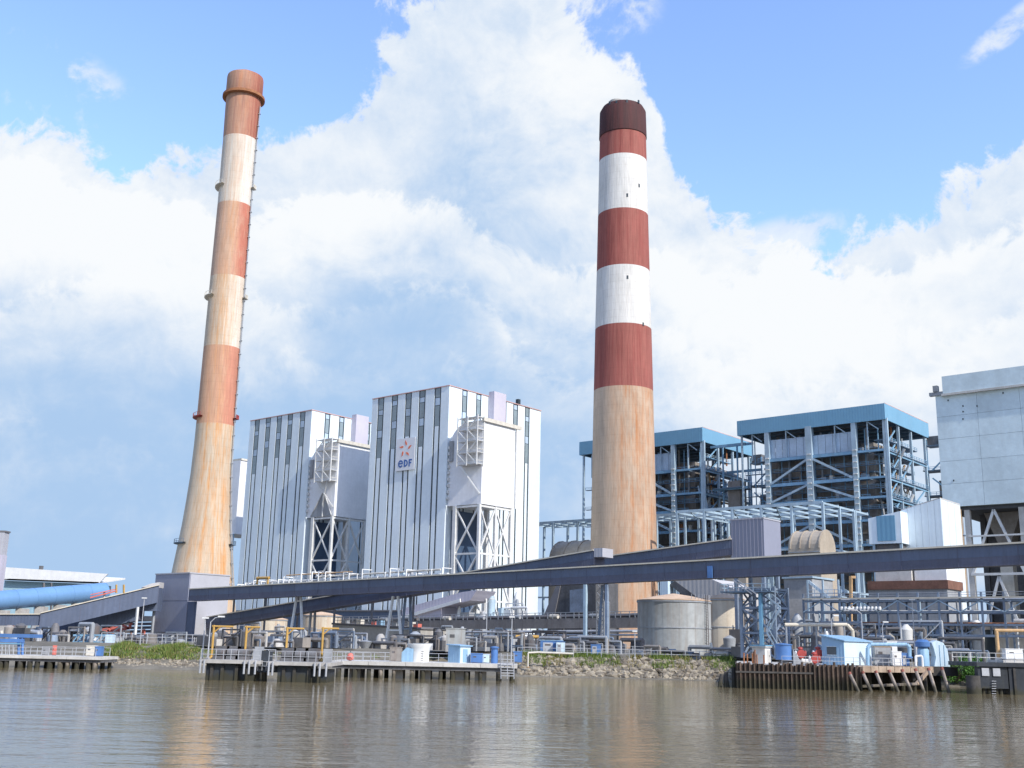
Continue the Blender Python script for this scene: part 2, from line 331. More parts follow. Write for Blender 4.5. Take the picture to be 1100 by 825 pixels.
# ------------------------------------------------------------------ mesh helpers
class MB:
    def __init__(s): s.v = []; s.f = []; s.sm = []
    def add(s, vs, fs, smooth=False):
        k = len(s.v); s.v += [V(q) for q in vs]; s.f += [tuple(i+k for i in f) for f in fs]; s.sm += [smooth]*len(fs); return s
    def obox(s, o, a, b, c):
        o, a, b, c = V(o), V(a), V(b), V(c)
        if a.cross(b).dot(c) < 0: a, b = b, a
        vs = [o, o+a, o+a+b, o+b]; vs += [q+c for q in vs]
        return s.add(vs, [(3, 2, 1, 0), (4, 5, 6, 7), (0, 1, 5, 4), (1, 2, 6, 5), (2, 3, 7, 6), (3, 0, 4, 7)])
    def cbox(s, c, sx, sy, sz, ax=None, ay=None):     # centred in plan, c is the base
        ax = ax or V((1, 0, 0)); ay = ay or V((-ax.y, ax.x, 0))
        return s.obox(V(c)-ax*sx/2-ay*sy/2, ax*sx, ay*sy, V((0, 0, sz)))
    def beam(s, a, b, w, h=None):
        a, b = V(a), V(b); h = h or w; d = (b-a)
        if d.length < 1e-4: return s
        dn = d.normalized(); ref = V((0, 0, 1)) if abs(dn.z) < .95 else E1
        x = dn.cross(ref).normalized(); y = x.cross(dn).normalized()
        return s.obox(a-x*w/2-y*h/2, x*w, y*h, d)
    def tube(s, a, b, r, n=10, r2=None, caps=True):
        a, b = V(a), V(b); r2 = r if r2 is None else r2; d = (b-a).normalized()
        ref = V((0, 0, 1)) if abs(d.z) < .95 else V((1, 0, 0)); x = d.cross(ref).normalized(); y = d.cross(x).normalized()
        vs = [a+(x*cos(2*pi*i/n)+y*sin(2*pi*i/n))*r for i in range(n)]+[b+(x*cos(2*pi*i/n)+y*sin(2*pi*i/n))*r2 for i in range(n)]
        s.add(vs, [(i, (i+1) % n, n+(i+1) % n, n+i) for i in range(n)], True)
        if caps: s.add(vs, [tuple(range(n-1, -1, -1)), tuple(range(n, 2*n))])
        return s
    def pipe(s, pts, r, n=8):
        for a, b in zip(pts, pts[1:]): s.tube(a, b, r, n)
        return s
    def lathe(s, c, prof, n=40, a0=0, a1=2*pi, cap=True):
        c = V(c); full = abs(a1-a0-2*pi) < 1e-6; k = n if full else n+1
        vs = [c+V((r*cos(a0+(a1-a0)*i/n), r*sin(a0+(a1-a0)*i/n), z)) for r, z in prof for i in range(k)]
        fs = []
        for j in range(len(prof)-1):
            for i in range(n):
                i2 = (i+1) % k; fs.append((j*k+i, j*k+i2, (j+1)*k+i2, (j+1)*k+i))
        s.add(vs, fs, True)
        if cap and full: s.add(vs, [tuple(range(k-1, -1, -1)), tuple(range((len(prof)-1)*k, len(prof)*k))])
        return s
    def prism(s, pts, vec):
        pts = [V(p) for p in pts]; vec = V(vec); n = len(pts)
        nn = V((0, 0, 0))
        for i in range(n): nn += pts[i].cross(pts[(i+1) % n])
        if nn.dot(vec) < 0: pts = pts[::-1]
        vs = pts+[p+vec for p in pts]
        return s.add(vs, [tuple(range(n-1, -1, -1)), tuple(range(n, 2*n))]+[(i, (i+1) % n, n+(i+1) % n, n+i) for i in range(n)])
    def build(s, name, m, parent=None):
        me = bpy.data.meshes.new(name)
        base = wloc(parent) if parent else V((0, 0, 0))
        if parent is None and s.v: base = V((sum(q.x for q in s.v)/len(s.v), sum(q.y for q in s.v)/len(s.v), min(q.z for q in s.v)))
        me.from_pydata([tuple(q-base) for q in s.v], [], s.f)
        if any(s.sm):
            me.polygons.foreach_set('use_smooth', s.sm); me.set_sharp_from_angle(angle=radians(40))
        me.materials.append(MATS[m] if isinstance(m, str) else m); me.update()
        o = bpy.data.objects.new(name, me); COL.objects.link(o)
        if parent: o.parent = parent
        else: o.location = base
        return o
def wloc(o):
    p = V((0, 0, 0))
    while o is not None: p += o.location; o = o.parent
    return p
def tag(o, label, cat, group=None, kind=None):
    if label: o['label'] = label
    if cat: o['category'] = cat
    if group: o['group'] = group
    if kind: o['kind'] = kind
    return o
def thing(name, label, cat, loc, group=None):
    o = bpy.data.objects.new(name, None); COL.objects.link(o); o.location = V(loc); o.empty_display_size = .5
    return tag(o, label, cat, group)
def struct(name, mb, m): return tag(mb.build(name, m), None, None, None, 'structure')
Z = V((0, 0, 1))
A0 = radians(50)
E1 = V((cos(A0), sin(A0), 0)); E2 = V((-sin(A0), cos(A0), 0)); NR = -E2     # the plant's own axes
GZ = 3.5
def part(name, m, parent, fn):
    b = MB(); fn(b); return b.build(name, m, parent)
def railing(parent, a, b, h=1.1, step=2.0, m='galv', w=.07, name='railing', mid=1):
    a, b = V(a), V(b); n = max(1, round((b-a).length/step)); mb = MB()
    for i in range(n+1):
        q = a.lerp(b, i/n); mb.beam(q, q+Z*h, w)
    for k in range(mid+1):
        zz = h*(1-k/(mid+1.0)); mb.beam(a+Z*zz, b+Z*zz, w)
    return mb.build(name, m, parent)

# ================================================================== ground and water
def water_mat():
    M = bpy.data.materials.new('river_water'); M.use_nodes = True; t = M.node_tree; N = t.nodes; b = N['Principled BSDF']
    b.inputs['Base Color'].default_value = (.185, .145, .078, 1); b.inputs['Roughness'].default_value = .07; b.inputs['IOR'].default_value = 1.33
    b.inputs['Specular IOR Level'].default_value = .5
    geo = N.new('ShaderNodeNewGeometry')
    def nz(scale, vec, det=3, rg=.5, dist=0):
        mp = N.new('ShaderNodeMapping'); mp.inputs['Scale'].default_value = vec; t.links.new(geo.outputs['Position'], mp.inputs[0])
        n = N.new('ShaderNodeTexNoise'); n.inputs['Scale'].default_value = scale; n.inputs['Detail'].default_value = det; n.inputs['Roughness'].default_value = rg
        n.inputs['Distortion'].default_value = dist
        t.links.new(mp.outputs[0], n.inputs['Vector']); return n.outputs['Fac']
    def mth(op, a, c):
        x = N.new('ShaderNodeMath'); x.operation = op
        for s, v in ((x.inputs[0], a), (x.inputs[1], c)):
            if hasattr(v, 'is_linked'): t.links.new(v, s)
            else: s.default_value = v
        return x.outputs[0]
    swell = nz(.42, (.22, 1.0, 1), 3, .55, .4)
    big = nz(.06, (1, .6, 1), 2); mid = nz(.55, (.7, 1.0, 1), 3, .55); fine = nz(2.2, (.7, 1, 1), 3, .6)
    gust = N.new('ShaderNodeMapRange'); t.links.new(nz(.018, (.5, 1.6, 1), 3), gust.inputs[0])
    gust.inputs[1].default_value = .4; gust.inputs[2].default_value = .62; gust.inputs[3].default_value = .35; gust.inputs[4].default_value = 1.15
    h = mth('ADD', mth('MULTIPLY', mid, .55), mth('MULTIPLY', fine, .17))
    h = mth('ADD', mth('MULTIPLY', h, gust.outputs[0]), mth('ADD', mth('MULTIPLY', big, .7), mth('MULTIPLY', swell, .6)))
    bp = N.new('ShaderNodeBump'); bp.inputs['Strength'].default_value = 1; bp.inputs['Distance'].default_value = .13
    t.links.new(h, bp.inputs['Height']); t.links.new(bp.outputs[0], b.inputs['Normal'])
    MATS['water'] = M
water_mat()
wb = MB(); wb.add([(-4000, -800, 0), (4000, -800, 0), (4000, 215, 0), (-4000, 215, 0)], [(0, 1, 2, 3)])
struct('river_water', wb, 'water')

def ground_mat():
    M = mat('ground', (.15, .135, .105), rough=.95, var=.3, scale=.12, bump=1.5); mat('mud', (.22, .18, .11), rough=.6, var=.25, scale=.3, bump=1.0)
    mat('rock', (.30, .26, .19), rough=.95, var=.35, scale=.5, grime=.4, bump=3)
    mat('asphalt', (.09, .09, .09), rough=.9, var=.2, scale=.2)
ground_mat()
# bank profile: mud, then the yard; the far edge reaches the horizon
def shore(x):
    s = 171 + 2.2*sin(x*.045+1.0) + 1.1*sin(x*.13)
    return s + (12 if -24 < x < 0 else 0)*max(0, 1-abs(x+11)/13)
gb = MB(); xs = [-4000, -900, -300]+[-150+3*i for i in range(101)]+[300, 900, 4000]
rows = []
for x in xs:
    y = shore(x)
    rows.append([(x, y-14, -2.2), (x, y-4, -.25), (x, y+.5, .8), (x, y+3.5, 2.3+.15*sin(x*.7)), (x, y+7, 3.2), (x, y+14, GZ), (x, 420, GZ), (x, 9000, GZ)])
k = len(rows[0]); vs = [q for r in rows for q in r]
gb.add(vs, [(i*k+j, (i+1)*k+j, (i+1)*k+j+1, i*k+j+1) for i in range(len(rows)-1) for j in range(k-1)], True)
struct('ground', gb, 'ground')

def leaf_mat(name, a, b_):
    M = bpy.data.materials.new(name); M.use_nodes = True; t = M.node_tree; N = t.nodes; bs = N['Principled BSDF']
    geo = N.new('ShaderNodeNewGeometry'); r = N.new('ShaderNodeValToRGB'); r.color_ramp.elements[0].color = (*a, 1); r.color_ramp.elements[1].color = (*b_, 1)
    t.links.new(geo.outputs['Random Per Island'], r.inputs[0]); t.links.new(r.outputs[0], bs.inputs['Base Color']); bs.inputs['Roughness'].default_value = .6
    bs.inputs['Specular IOR Level'].default_value = .25
    MATS[name] = M
def rock_shape(mb, c, r, rnd):
    # a chipped lump: cube corners and face centres pushed about
    pts = []
    bm = bmesh.new(); bmesh.ops.create_icosphere(bm, subdivisions=1, radius=1)
    s = V((r*rnd.uniform(.8, 1.5), r*rnd.uniform(.7, 1.2), r*rnd.uniform(.5, .95))); a = rnd.uniform(0, 6.3)
    idx = {}
    for i, v in enumerate(bm.verts):
        q = V(v.co)*rnd.uniform(.72, 1.15); q = V((q.x*s.x, q.y*s.y, q.z*s.z)); q = V((q.x*cos(a)-q.y*sin(a), q.x*sin(a)+q.y*cos(a), q.z)); pts.append(V(c)+q); idx[v] = i
    mb.add(pts, [tuple(idx[v] for v in f.verts) for f in bm.faces]); bm.free()
rnd = random.Random(3)
rb = MB()
xl, xr = G(556, 172, 1).x, G(790, 170, 1).x
for i in range(1500):
    x = rnd.uniform(xl, xr); u = rnd.random(); y = shore(x)-2.0+u*5.8
    z = .0+u*2.7; rock_shape(rb, (x, y, z), rnd.uniform(.3, .75), rnd)
leaf_mat('boulder', (.12, .10, .075), (.36, .31, .23))
tag(rb.build('riprap', 'boulder'), 'tan boulders of the river bank in front of the grey tank', 'rocks', None, 'stuff')
rb = MB()
for i in range(520):
    x = rnd.uniform(G(100, 172, 1).x, G(222, 170, 1).x); u = rnd.random()**1.6; y = shore(x)-1.4+u*4
    rock_shape(rb, (x, y, 0+u*1.6), rnd.uniform(.2, .5), rnd)
for i in range(220):
    x = rnd.uniform(G(222, 172, 1).x, G(560, 170, 1).x); u = rnd.random(); y = shore(x)-1.0+u*4.6
    rock_shape(rb, (x, y, -.2+u*2.1), rnd.uniform(.25, .5), rnd)
tag(rb.build('bank_stones', 'boulder'), 'small stones on the muddy bank below the grass and behind the pier', 'stones', None, 'stuff')

leaf_mat('grass', (.075, .13, .025), (.20, .25, .06)); leaf_mat('leaf', (.03, .10, .015), (.10, .22, .04)); leaf_mat('dry_grass', (.14, .14, .04), (.30, .24, .10))
def tufts(mb, c, h, n, sp, rnd):
    for i in range(n):
        a = rnd.uniform(0, 6.3); q = V(c)+V((rnd.gauss(0, sp), rnd.gauss(0, sp), 0)); hh = h*rnd.uniform(.5, 1.2); w = .06+.05*rnd.random()
        lean = V((rnd.gauss(0, .3), rnd.gauss(0, .3), 0))*hh; d = V((cos(a), sin(a), 0))*w
        mb.add([q-d, q+d, q+lean+Z*hh], [(0, 1, 2)])
gm = MB(); dm = MB()
for i in range(1500):
    px = rnd.uniform(104, 224); x = G(px, 174, 2).x; u = rnd.random(); y = shore(x)+2.0+u*8; z = 1.5+min(1, u*2.2)*1.35+max(0, u-.45)*.7
    lump_ = .75+.5*sin(px*.11)+.3*sin(px*.31)
    if px < 125: lump_ *= .55
    tufts(gm if rnd.random() < .8 else dm, (x, y, z-.1), .62*max(.3, lump_), 12, .5, rnd)
for i in range(760):
    px = rnd.uniform(556, 790); x = G(px, 174, 2).x; u = rnd.random(); y = shore(x)+1.2+u*4.5; z = 1.2+u*1.7
    q = sin(px*.09)+.7*sin(px*.23+1)
    if q > .15: tufts(gm, (x, y, z+.25), .85, 16, .45, rnd)
    elif q > -.6: tufts(dm, (x, y, z+.25), .65, 12, .45, rnd)
for i in range(160):
    px = rnd.uniform(588, 640); x = G(px, 176, 2).x; tufts(gm, (x, shore(x)+4+rnd.random()*4, 2.4), 1.5*rnd.uniform(.4, 1), 12, .5, rnd)
for i in range(160):
    px = rnd.uniform(222, 560); x = G(px, 174, 2).x; tufts(gm, (x, shore(x)+3+rnd.random()*4, 2.2), .5, 10, .4, rnd)
for i in range(140):
    px = rnd.uniform(1000, 1060); x = G(px, 174, 2).x; tufts(gm, (x, shore(x)+rnd.random()*4, 1.2), .8, 12, .4, rnd)
tag(gm.build('grass', 'grass'), 'green grass and reeds growing along the river bank', 'grass', None, 'stuff')
tag(dm.build('dry_grass', 'dry_grass'), 'dry yellowish grass between the boulders of the bank', 'grass', None, 'stuff')
def bush(px, Y, z, rx, h, label, seed):
    r2 = random.Random(seed); c = G(px, Y, z); t = thing('bush', label, 'bush', c, 'bushes at the water edge')
    st = MB()
    for i in range(9):
        a = r2.uniform(0, 6.3); st.tube(c, c+V((cos(a)*rx*.6, sin(a)*rx*.5, h*r2.uniform(.5, .9))), .07, 5, .02)
    st.build('stem', 'trunk', t); lb = MB()
    cl = [(V((r2.uniform(-1, 1)*rx, r2.uniform(-.7, .7)*rx, h*r2.uniform(.15, .8))), r2.uniform(.3, .6)*h*.6) for _ in range(13)]
    for q, rr in cl:
        for j in range(190):
            d = V((r2.gauss(0, 1), r2.gauss(0, 1), r2.gauss(0, 1))).normalized()*rr*r2.uniform(.55, 1.05); p = c+q+d
            if p.z < z: continue
            u = V((r2.gauss(0, 1), r2.gauss(0, 1), r2.gauss(0, 1))).normalized(); w = u.cross(V((r2.gauss(0, 1), r2.gauss(0, 1), r2.gauss(0, 1)))).normalized(); s = r2.uniform(.10, .2)
            lb.add([p-u*s, p+w*s*.6, p+u*s, p-w*s*.6], [(0, 1, 2, 3)])
    lb.build('foliage', 'leaf', t)
bush(1028, 168, .5, 2.6, 3.6, 'bright green bush at the water beside the dark mooring dolphin', 1)
bush(1046, 172, 1.2, 2.0, 3.4, 'green bush half hidden behind the dark mooring dolphin', 2)

# ================================================================== chimneys
def chimney(name, label, base, prof, bands, n=56):
    """prof: (radius, z) from the ground up; bands: (z0, z1, material, part name)"""
    t = thing(name, label, 'chimney', base)
    def rad(z):
        for (r0, z0), (r1, z1) in zip(prof, prof[1:]):
            if z0 <= z <= z1: return r0+(r1-r0)*(z-z0)/(z1-z0)
        return prof[-1][0]
    for z0, z1, m_, nm in bands:
        zs = [z0]+[z for r, z in prof if z0 < z < z1]+[z1]
        part(nm, m_, t, lambda b: b.lathe((base.x, base.y, 0), [(rad(z), z) for z in zs], n, cap=False))
    return t, rad
# measured outline: (row in the photograph, width in pixels) turned into radii at the shaft's distance
def profile(base, rows, colf):
    out = []
    for py, w in rows:
        p = P(colf(py), py, base.y); dep_ = (p-V((0, 0, CH))).dot(cF); out.append((w/2*dep_/FPX*.985, p.z))
    return sorted(out, key=lambda q: q[1])
cbase = PZ(264, 82, 195); cbase.z = GZ
rows = [(84, 38), (150, 36.5), (222, 36), (300, 38), (375, 39.5), (450, 41), (480, 42), (510, 44), (540, 48.5), (565, 53), (590, 59), (615, 65.5)]
prof = profile(cbase, rows, lambda y: 215+(615-y)/535*49)
r_, z_ = prof[0]; r2_, z2_ = prof[1]
prof = [(r_+(r_-r2_)/(z2_-z_)*(z_-GZ)*1.05, GZ)]+prof
zat = lambda py: P(240, py, cbase.y).z
wd = V((-.42, -.90)); wd.normalize(); wd = (wd.x, wd.y)
sd = V((.45, -.9)); sd.normalize(); sd = (sd.x, sd.y)
chimney_mat('stack_concrete', (.58, .51, .40), (.58, .27, .09), None, sd, 0, (.54, .45, .33), 1.0)
chimney_mat('stack_red', (.56, .40, .29), (.58, .29, .15), (.48, .155, .105), sd, -.2, (.56, .36, .27), .8, wd, (.55, .25, .17))
chimney_mat('stack_white', (.60, .50, .38), (.58, .29, .12), (.72, .67, .59), sd, -.05, (.62, .50, .37), .9, wd, (.62, .45, .30))
chimney_mat('stack_white_top', (.62, .55, .45), (.60, .33, .18), (.72, .69, .63), sd, .35, (.66, .57, .46), .8, wd, (.62, .48, .36))
chimney_mat('stack_red_low', (.58, .40, .27), (.58, .28, .13), (.52, .21, .14), sd, .2, (.58, .36, .25), .8, wd, (.56, .28, .19))
chimney_mat('stack_cap', (.45, .30, .22), (.50, .22, .12), (.33, .10, .07), sd, .10, (.46, .28, .20), .8, wd, (.50, .27, .18))
zs = [zat(q) for q in (458, 375, 300, 222, 151, 104)]
ztop = prof[-1][1]
t, rad = chimney('chimney', 'tall slender rust-streaked chimney with flared base behind the grey transfer tower', cbase, prof,
    [(GZ, zs[0], 'stack_concrete', 'shaft'), (zs[0], zs[1], 'stack_red_low', 'red_band'), (zs[1], zs[2], 'stack_white', 'white_band'), (zs[2], zs[3], 'stack_red', 'red_band'),
     (zs[3], zs[4], 'stack_white_top', 'white_band'), (zs[4], zs[5], 'stack_cap', 'cap_band')])
c0 = V((cbase.x, cbase.y, 0))
part('crown', 'stack_cap', t, lambda b: b.lathe(c0, [(rad(zs[5])*1.0, zs[5]), (rad(ztop)*1.02, zs[5]+.5), (rad(ztop)*1.02, ztop-.8), (rad(ztop)*1.0, ztop), (rad(ztop)*.75, ztop-.2), (rad(ztop)*.7, ztop-4)], 56, cap=False))
part('flue', 'stack_cap', t, lambda b: b.lathe(c0, [(rad(ztop)*.55, ztop-4), (rad(ztop)*.55, ztop+1.6), (rad(ztop)*.48, ztop+1.6), (rad(ztop)*.48, ztop-4)], 30, cap=False))
part('ring_platform', 'rust', t, lambda b: b.lathe(c0, [(rad(zs[5])+.1, zs[5]-1.2), (rad(zs[5])+1.2, zs[5]-1.0), (rad(zs[5])+1.2, zs[5]-.1), (rad(zs[5])+.1, zs[5])], 48, cap=False))
for py, sp in ((203, 'steel_cream'), (321, 'steel_cream'), (450, 'red'), (585, 'platform_grey')):
    z0 = zat(py); r = rad(z0)
    for a0, nm, w in ((radians(203), 'balcony', radians(38)), (radians(-9), 'balcony', radians(9))):
        aa = a0
        b = MB()
        b.lathe(c0, [(r-.2, z0-.5), (r+1.3, z0-.2), (r+1.3, z0), (r-.2, z0)], 14, aa-w, aa+w, cap=False)
        for k_ in range(8):
            a = aa-w+2*w*k_/7; q = c0+V(((r+1.2)*cos(a), (r+1.2)*sin(a), z0)); b.beam(q, q+Z*1.1, .1)
        b.lathe(c0, [(r+1.25, z0+1.0), (r+1.25, z0+1.12)], 14, aa-w, aa+w, cap=False)
        b.build(nm, sp, t)
b = MB()       # caged ladder up the right-hand side
la = radians(-12)
for s in (-.03, .03):
    zz = 16
    while zz < zs[5]-4:
        z2 = min(zz+6, zs[5]-4); r = rad(zz)+.5; r2 = rad(z2)+.5
        b.beam(c0+V((r*cos(la+s), r*sin(la+s), zz)), c0+V((r2*cos(la+s), r2*sin(la+s), z2)), .18); zz = z2
zz = 18
while zz < zs[5]-4:
    r = rad(zz); q = c0+V(((r+.5)*cos(la), (r+.5)*sin(la), zz)); b.cbox(q, .7, .7, .2); zz += 4.5
b.build('ladder', 'pipe_grey', t)

# ---- the wide banded chimney
cb2 = PZ(669, 114, 200); cb2.z = GZ
rows = [(117, 48.5), (172, 51.5), (230, 54.3), (293, 57.5), (353, 61), (421, 64.5), (484, 67.5), (540, 69.8), (589, 72)]
prof = profile(cb2, rows, lambda y: 669)
(r_, z_), (r2_, z2_) = prof[0], prof[1]
prof = [(r_+(r_-r2_)/(z2_-z_)*(z_-GZ), GZ)]+prof
zat2 = lambda py: P(669, py, cb2.y).z
sd2 = V((.55, -.83)); sd2 = (sd2.x, sd2.y)
chimney_mat('shaft_concrete', (.50, .395, .30), (.46, .215, .10), None, sd2, 0, (.57, .43, .31), 1.0)
chimney_mat('shaft_red', (.40, .2, .15), (.20, .05, .035), (.27, .072, .06), sd2, .75, (.40, .15, .12), .4, None, (.40, .15, .12))
chimney_mat('shaft_white', (.66, .62, .56), (.50, .30, .18), (.70, .69, .655), sd2, .85, (.7, .66, .6), .3, None, (.62, .59, .54))
chimney_mat('shaft_soot', (.13, .06, .055), (.05, .028, .028), (.095, .035, .034), sd2, .8, (.08, .05, .045), .6, None, (.045, .03, .03))
zs2 = [zat2(q) for q in (421, 355, 293, 233, 175, 150)]; zt2 = prof[-1][1]
t, rad = chimney('chimney', 'broad chimney with white and dark red bands and a sooty top', cb2, prof,
    [(GZ, zs2[0], 'shaft_concrete', 'shaft'), (zs2[0], zs2[1], 'shaft_red', 'red_band'), (zs2[1], zs2[2], 'shaft_white', 'white_band'), (zs2[2], zs2[3], 'shaft_red', 'red_band'),
     (zs2[3], zs2[4], 'shaft_white', 'white_band'), (zs2[4], zs2[5], 'shaft_red', 'red_band')], 64)
c0 = V((cb2.x, cb2.y, 0))
part('soot_band', 'shaft_soot', t, lambda b: b.lathe(c0, [(rad(zs2[5]), zs2[5]), (rad(zs2[5])+.25, zs2[5]+.3), (rad(zt2)+.25, zt2-2), (rad(zt2)-.7, zt2-.2), (rad(zt2)-1.3, zt2), (rad(zt2)-1.6, zt2-5)], 64, cap=False))
for dx, dy in ((-2.6, -1.5), (2.2, 1.0)):
    part('flue', 'concrete', t, lambda b: b.lathe(c0+V((dx, dy, 0)), [(2.6, zt2-5), (2.6, zt2+2.0), (2.2, zt2+2.0), (2.2, zt2-5)], 24, cap=False))
for px, py in ((684, 120), (671, 222), (684, 210), (660, 122), (671, 309), (688, 357), (671, 122), (653, 121)):
    p = PL(px, py, cb2, V((1, 0, 0))); dx = p.x-cb2.x; r = rad(p.z); q = V((p.x, cb2.y-math.sqrt(max(.1, r*r-dx*dx)), p.z))
    n_ = (q-c0); n_.z = 0; n_.normalize()
    part('vent_hole', 'clad_core', t, lambda b: b.obox(q-V((-n_.y, n_.x, 0))*.3-n_*.3, V((-n_.y, n_.x, 0))*.6, n_*.38, Z*1.3))

# ================================================================== the two clad boiler houses
def facade(t, O, d, n, width, z0, z1, strips, sw, ztops, pm='clad_white'):
    """bays of white sheet standing proud of a dark core, with window strips between them"""
    edges = [0.0]
    for s in strips: edges += [s*width-sw/2, s*width+sw/2]
    edges.append(width)
    for i in range(0, len(edges), 2):
        a, b_ = edges[i], edges[i+1]
        part('cladding_panel', pm, t, lambda b: b.obox(O+d*a+Z*z0, d*(b_-a), n*.12, Z*(z1-z0)))
    for s, zt in zip(strips, ztops):
        c = s*width; g = .68
        st = part('window_strip', pm, t, lambda b: b.obox(O+d*(c-sw/2+g)+Z*z0, d*(sw-2*g), n*.07, Z*(zt-z0)))
        zz = zt; k_ = 0
        while zz < z1-.5:
            hgt = (6.8, 2.6, 5.2, 1.8)[k_ % 4]; hgt = min(hgt, z1-zz)
            part('louvre' if k_ % 2 == 0 else 'infill_panel', 'louvre_dark' if k_ % 2 == 0 else 'sheet_blue', st,
                 lambda b: b.obox(O+d*(c-sw/2+g*.75)+Z*(zz+.1), d*(sw-1.5*g), n*.06, Z*(hgt-.2)))
            zz += hgt; k_ += 1
def lattice(t, pts, m_, w=.35, nm='post'):
    for a, b_ in pts: part(nm, m_, t, lambda b: b.beam(a, b_, w))
HB = 85.0
def boiler_house(N0, label, logo, deep):
    """N0: near top corner in plan"""
    N0 = V((N0.x, N0.y, 0)); WL, WR = 36.0, 47.5
    t = thing('boiler_house', label, 'power station', N0+Z*GZ, 'white clad boiler houses')
    FL, FR = -E1, NR                        # outward normals of the shaded and the sunlit face
    part('core', 'clad_core', t, lambda b: b.obox(N0+E1*.30+E2*.30+Z*GZ, E1*(WR-.30), E2*(WL-.30), Z*(HB-GZ-.3)))
    part('roof', 'roof_dark', t, lambda b: b.obox(N0+E1*.4+E2*.4+Z*(HB-.3), E1*(WR-.6), E2*(WL-.6), Z*.15))
    stp = [.12, .305, .486, .663, .858]; stp_l = [1-q for q in reversed(stp)]
    zt = [72, 66, 70 if logo else 69, 66.5, 64]
    facade(t, N0+E1*.30+E2*.18, E2, FL, WL-.18, GZ, HB-.35, stp_l, 3.0, zt)
    facade(t, N0+E2*.30+E1*0.3, E1, FR, WR-.3, GZ, HB-.35, [.155, .30, .575, .705, .84], 2.6, [68, 68, 71, 68, 65])
    facade(t, N0+E2*(WL-.02)+E1*.5, E1, E2, WR-.6, GZ, HB-.35, [.2, .4, .6, .8], 2.6, [70, 70, 70, 70])
    part('coping', 'coping_red', t, lambda b: b.obox(N0-E1*.06-E2*.06+Z*(HB-.36), E2*(WL+.1), E1*.5, Z*.25))
    part('coping', 'coping_red', t, lambda b: b.obox(N0-E2*.07+E1*.45+Z*(HB-.355), E1*(WR-.4), E2*.5, Z*.25))
    # duct house on the sunlit face
    zb, zt_, pr = 46.0, 72.0, 14.0
    O = N0+E1*.9
    arc = [(8-8*sin(a), zt_-8+8*cos(a)) for a in [radians(q) for q in range(0, 91, 10)]]
    prof_ = [(0, zb), (pr, zb), (pr, zt_)]+arc
    part('duct_house', 'duct_white', t, lambda b: b.prism([O+NR*a+Z*z for a, z in prof_], E1*15.6))
    part('duct_cornice', 'steel_cream', t, lambda b: b.obox(O+NR*(pr-.2)-E1*.3+Z*(zt_-.4), E1*18.5, NR*.9, Z*1.2))
    part('duct_post', 'steel_white', t, lambda b: b.obox(O+NR*(pr+.05)+E1*15.75+Z*zb, E1*.5, NR*.5, Z*(zt_-zb)))
    for q in range(0, 91, 15):      # seams on the curved duct, seen as ribs
        pass
    part('expansion_joint', 'casing_grey', t, lambda b: b.obox(O+NR*.4-E1*.5+Z*60, NR*1.6, E1*.4, Z*6.5))
    part('shaft', 'clad_lilac', t, lambda b: b.obox(N0+E1*19.2+Z*(zt_-3), E1*6.2, NR*2.4, Z*(HB-zt_+4.2)))
    part('rooftop_box', 'clad_core', t, lambda b: b.cbox(N0+E1*37+E2*2+Z*HB, 1.2, 1.2, 2.2, E1, E2))
    # access cage beside the duct
    cz = [58, 61.6, 65.2, 68.8, 72.6]; n0, n1, e0, e1 = (6.0, 14.2, -2.8, .5)
    cg = part('access_cage', 'steel_white', t, lambda b: [b.obox(O+NR*n0+E1*e0+Z*q, NR*(n1-n0), E1*(e1-e0), Z*.16) for q in cz])
    for a in (n0, (n0+n1)/2, n1):
        for e in (e0, e1-.25):
            part('post', 'steel_white', cg, lambda b: b.beam(O+NR*a+E1*e+Z*57.6, O+NR*a+E1*e+Z*73.2, .34))
    for i in range(4):
        for a, b_ in ((n0, (n0+n1)/2), ((n0+n1)/2, n1)):
            z0_, z1_ = (cz[i], cz[i+1]) if i % 2 else (cz[i+1], cz[i])
            part('brace', 'steel_white', cg, lambda b: b.beam(O+NR*a+E1*e0+Z*z0_, O+NR*b_+E1*e0+Z*z1_, .28))
        part('rail', 'steel_cream', cg, lambda b: (b.beam(O+NR*n0+E1*e0+Z*(cz[i]+1.1), O+NR*n1+E1*e0+Z*(cz[i]+1.1), .12), b.beam(O+NR*n1+E1*e0+Z*(cz[i]+1.1), O+NR*n1+E1*e1+Z*(cz[i]+1.1), .12)))
    part('strut', 'steel_white', t, lambda b: b.beam(O+NR*7.5-E1*2.6+Z*57.6, O+NR*13.6-E1*.2+Z*49, .35))
    if deep: part('strut', 'steel_white', t, lambda b: b.beam(O+NR*12.5-E1*2.6+Z*57.6, O+NR*8-E1*.2+Z*50, .35))
    # louvre marks on the corner below the cage (a caged ladder)
    lad = MB()
    for zz in range(48, 66, 2): lad.cbox(N0+E1*.6-E2*.45+Z*zz, .9, .5, .9, E1, E2)
    lad.build('ladder', 'steel_white', t)
    # flat panel coloured dark for the shaded recess, and the trestle under the duct
    part('opening_fill', 'deep_blue', t, lambda b: b.obox(N0+E1*3+NR*.03+Z*GZ, E1*12.2, NR*.28, Z*(zb-GZ-1.0)))
    cols = [(1.0, 13.4), (15.8, 13.4), (1.0, 3.5), (15.8, 3.5), (8.4, 13.4)]
    for e, n_ in cols:
        part('trestle_column', 'steel_white', t, lambda b: b.beam(N0+E1*e+NR*n_+Z*GZ, N0+E1*e+NR*n_+Z*(zb-.05), .85 if n_ > 5 else 1.3))
    tiers = [GZ, 17, 31, zb-.6]
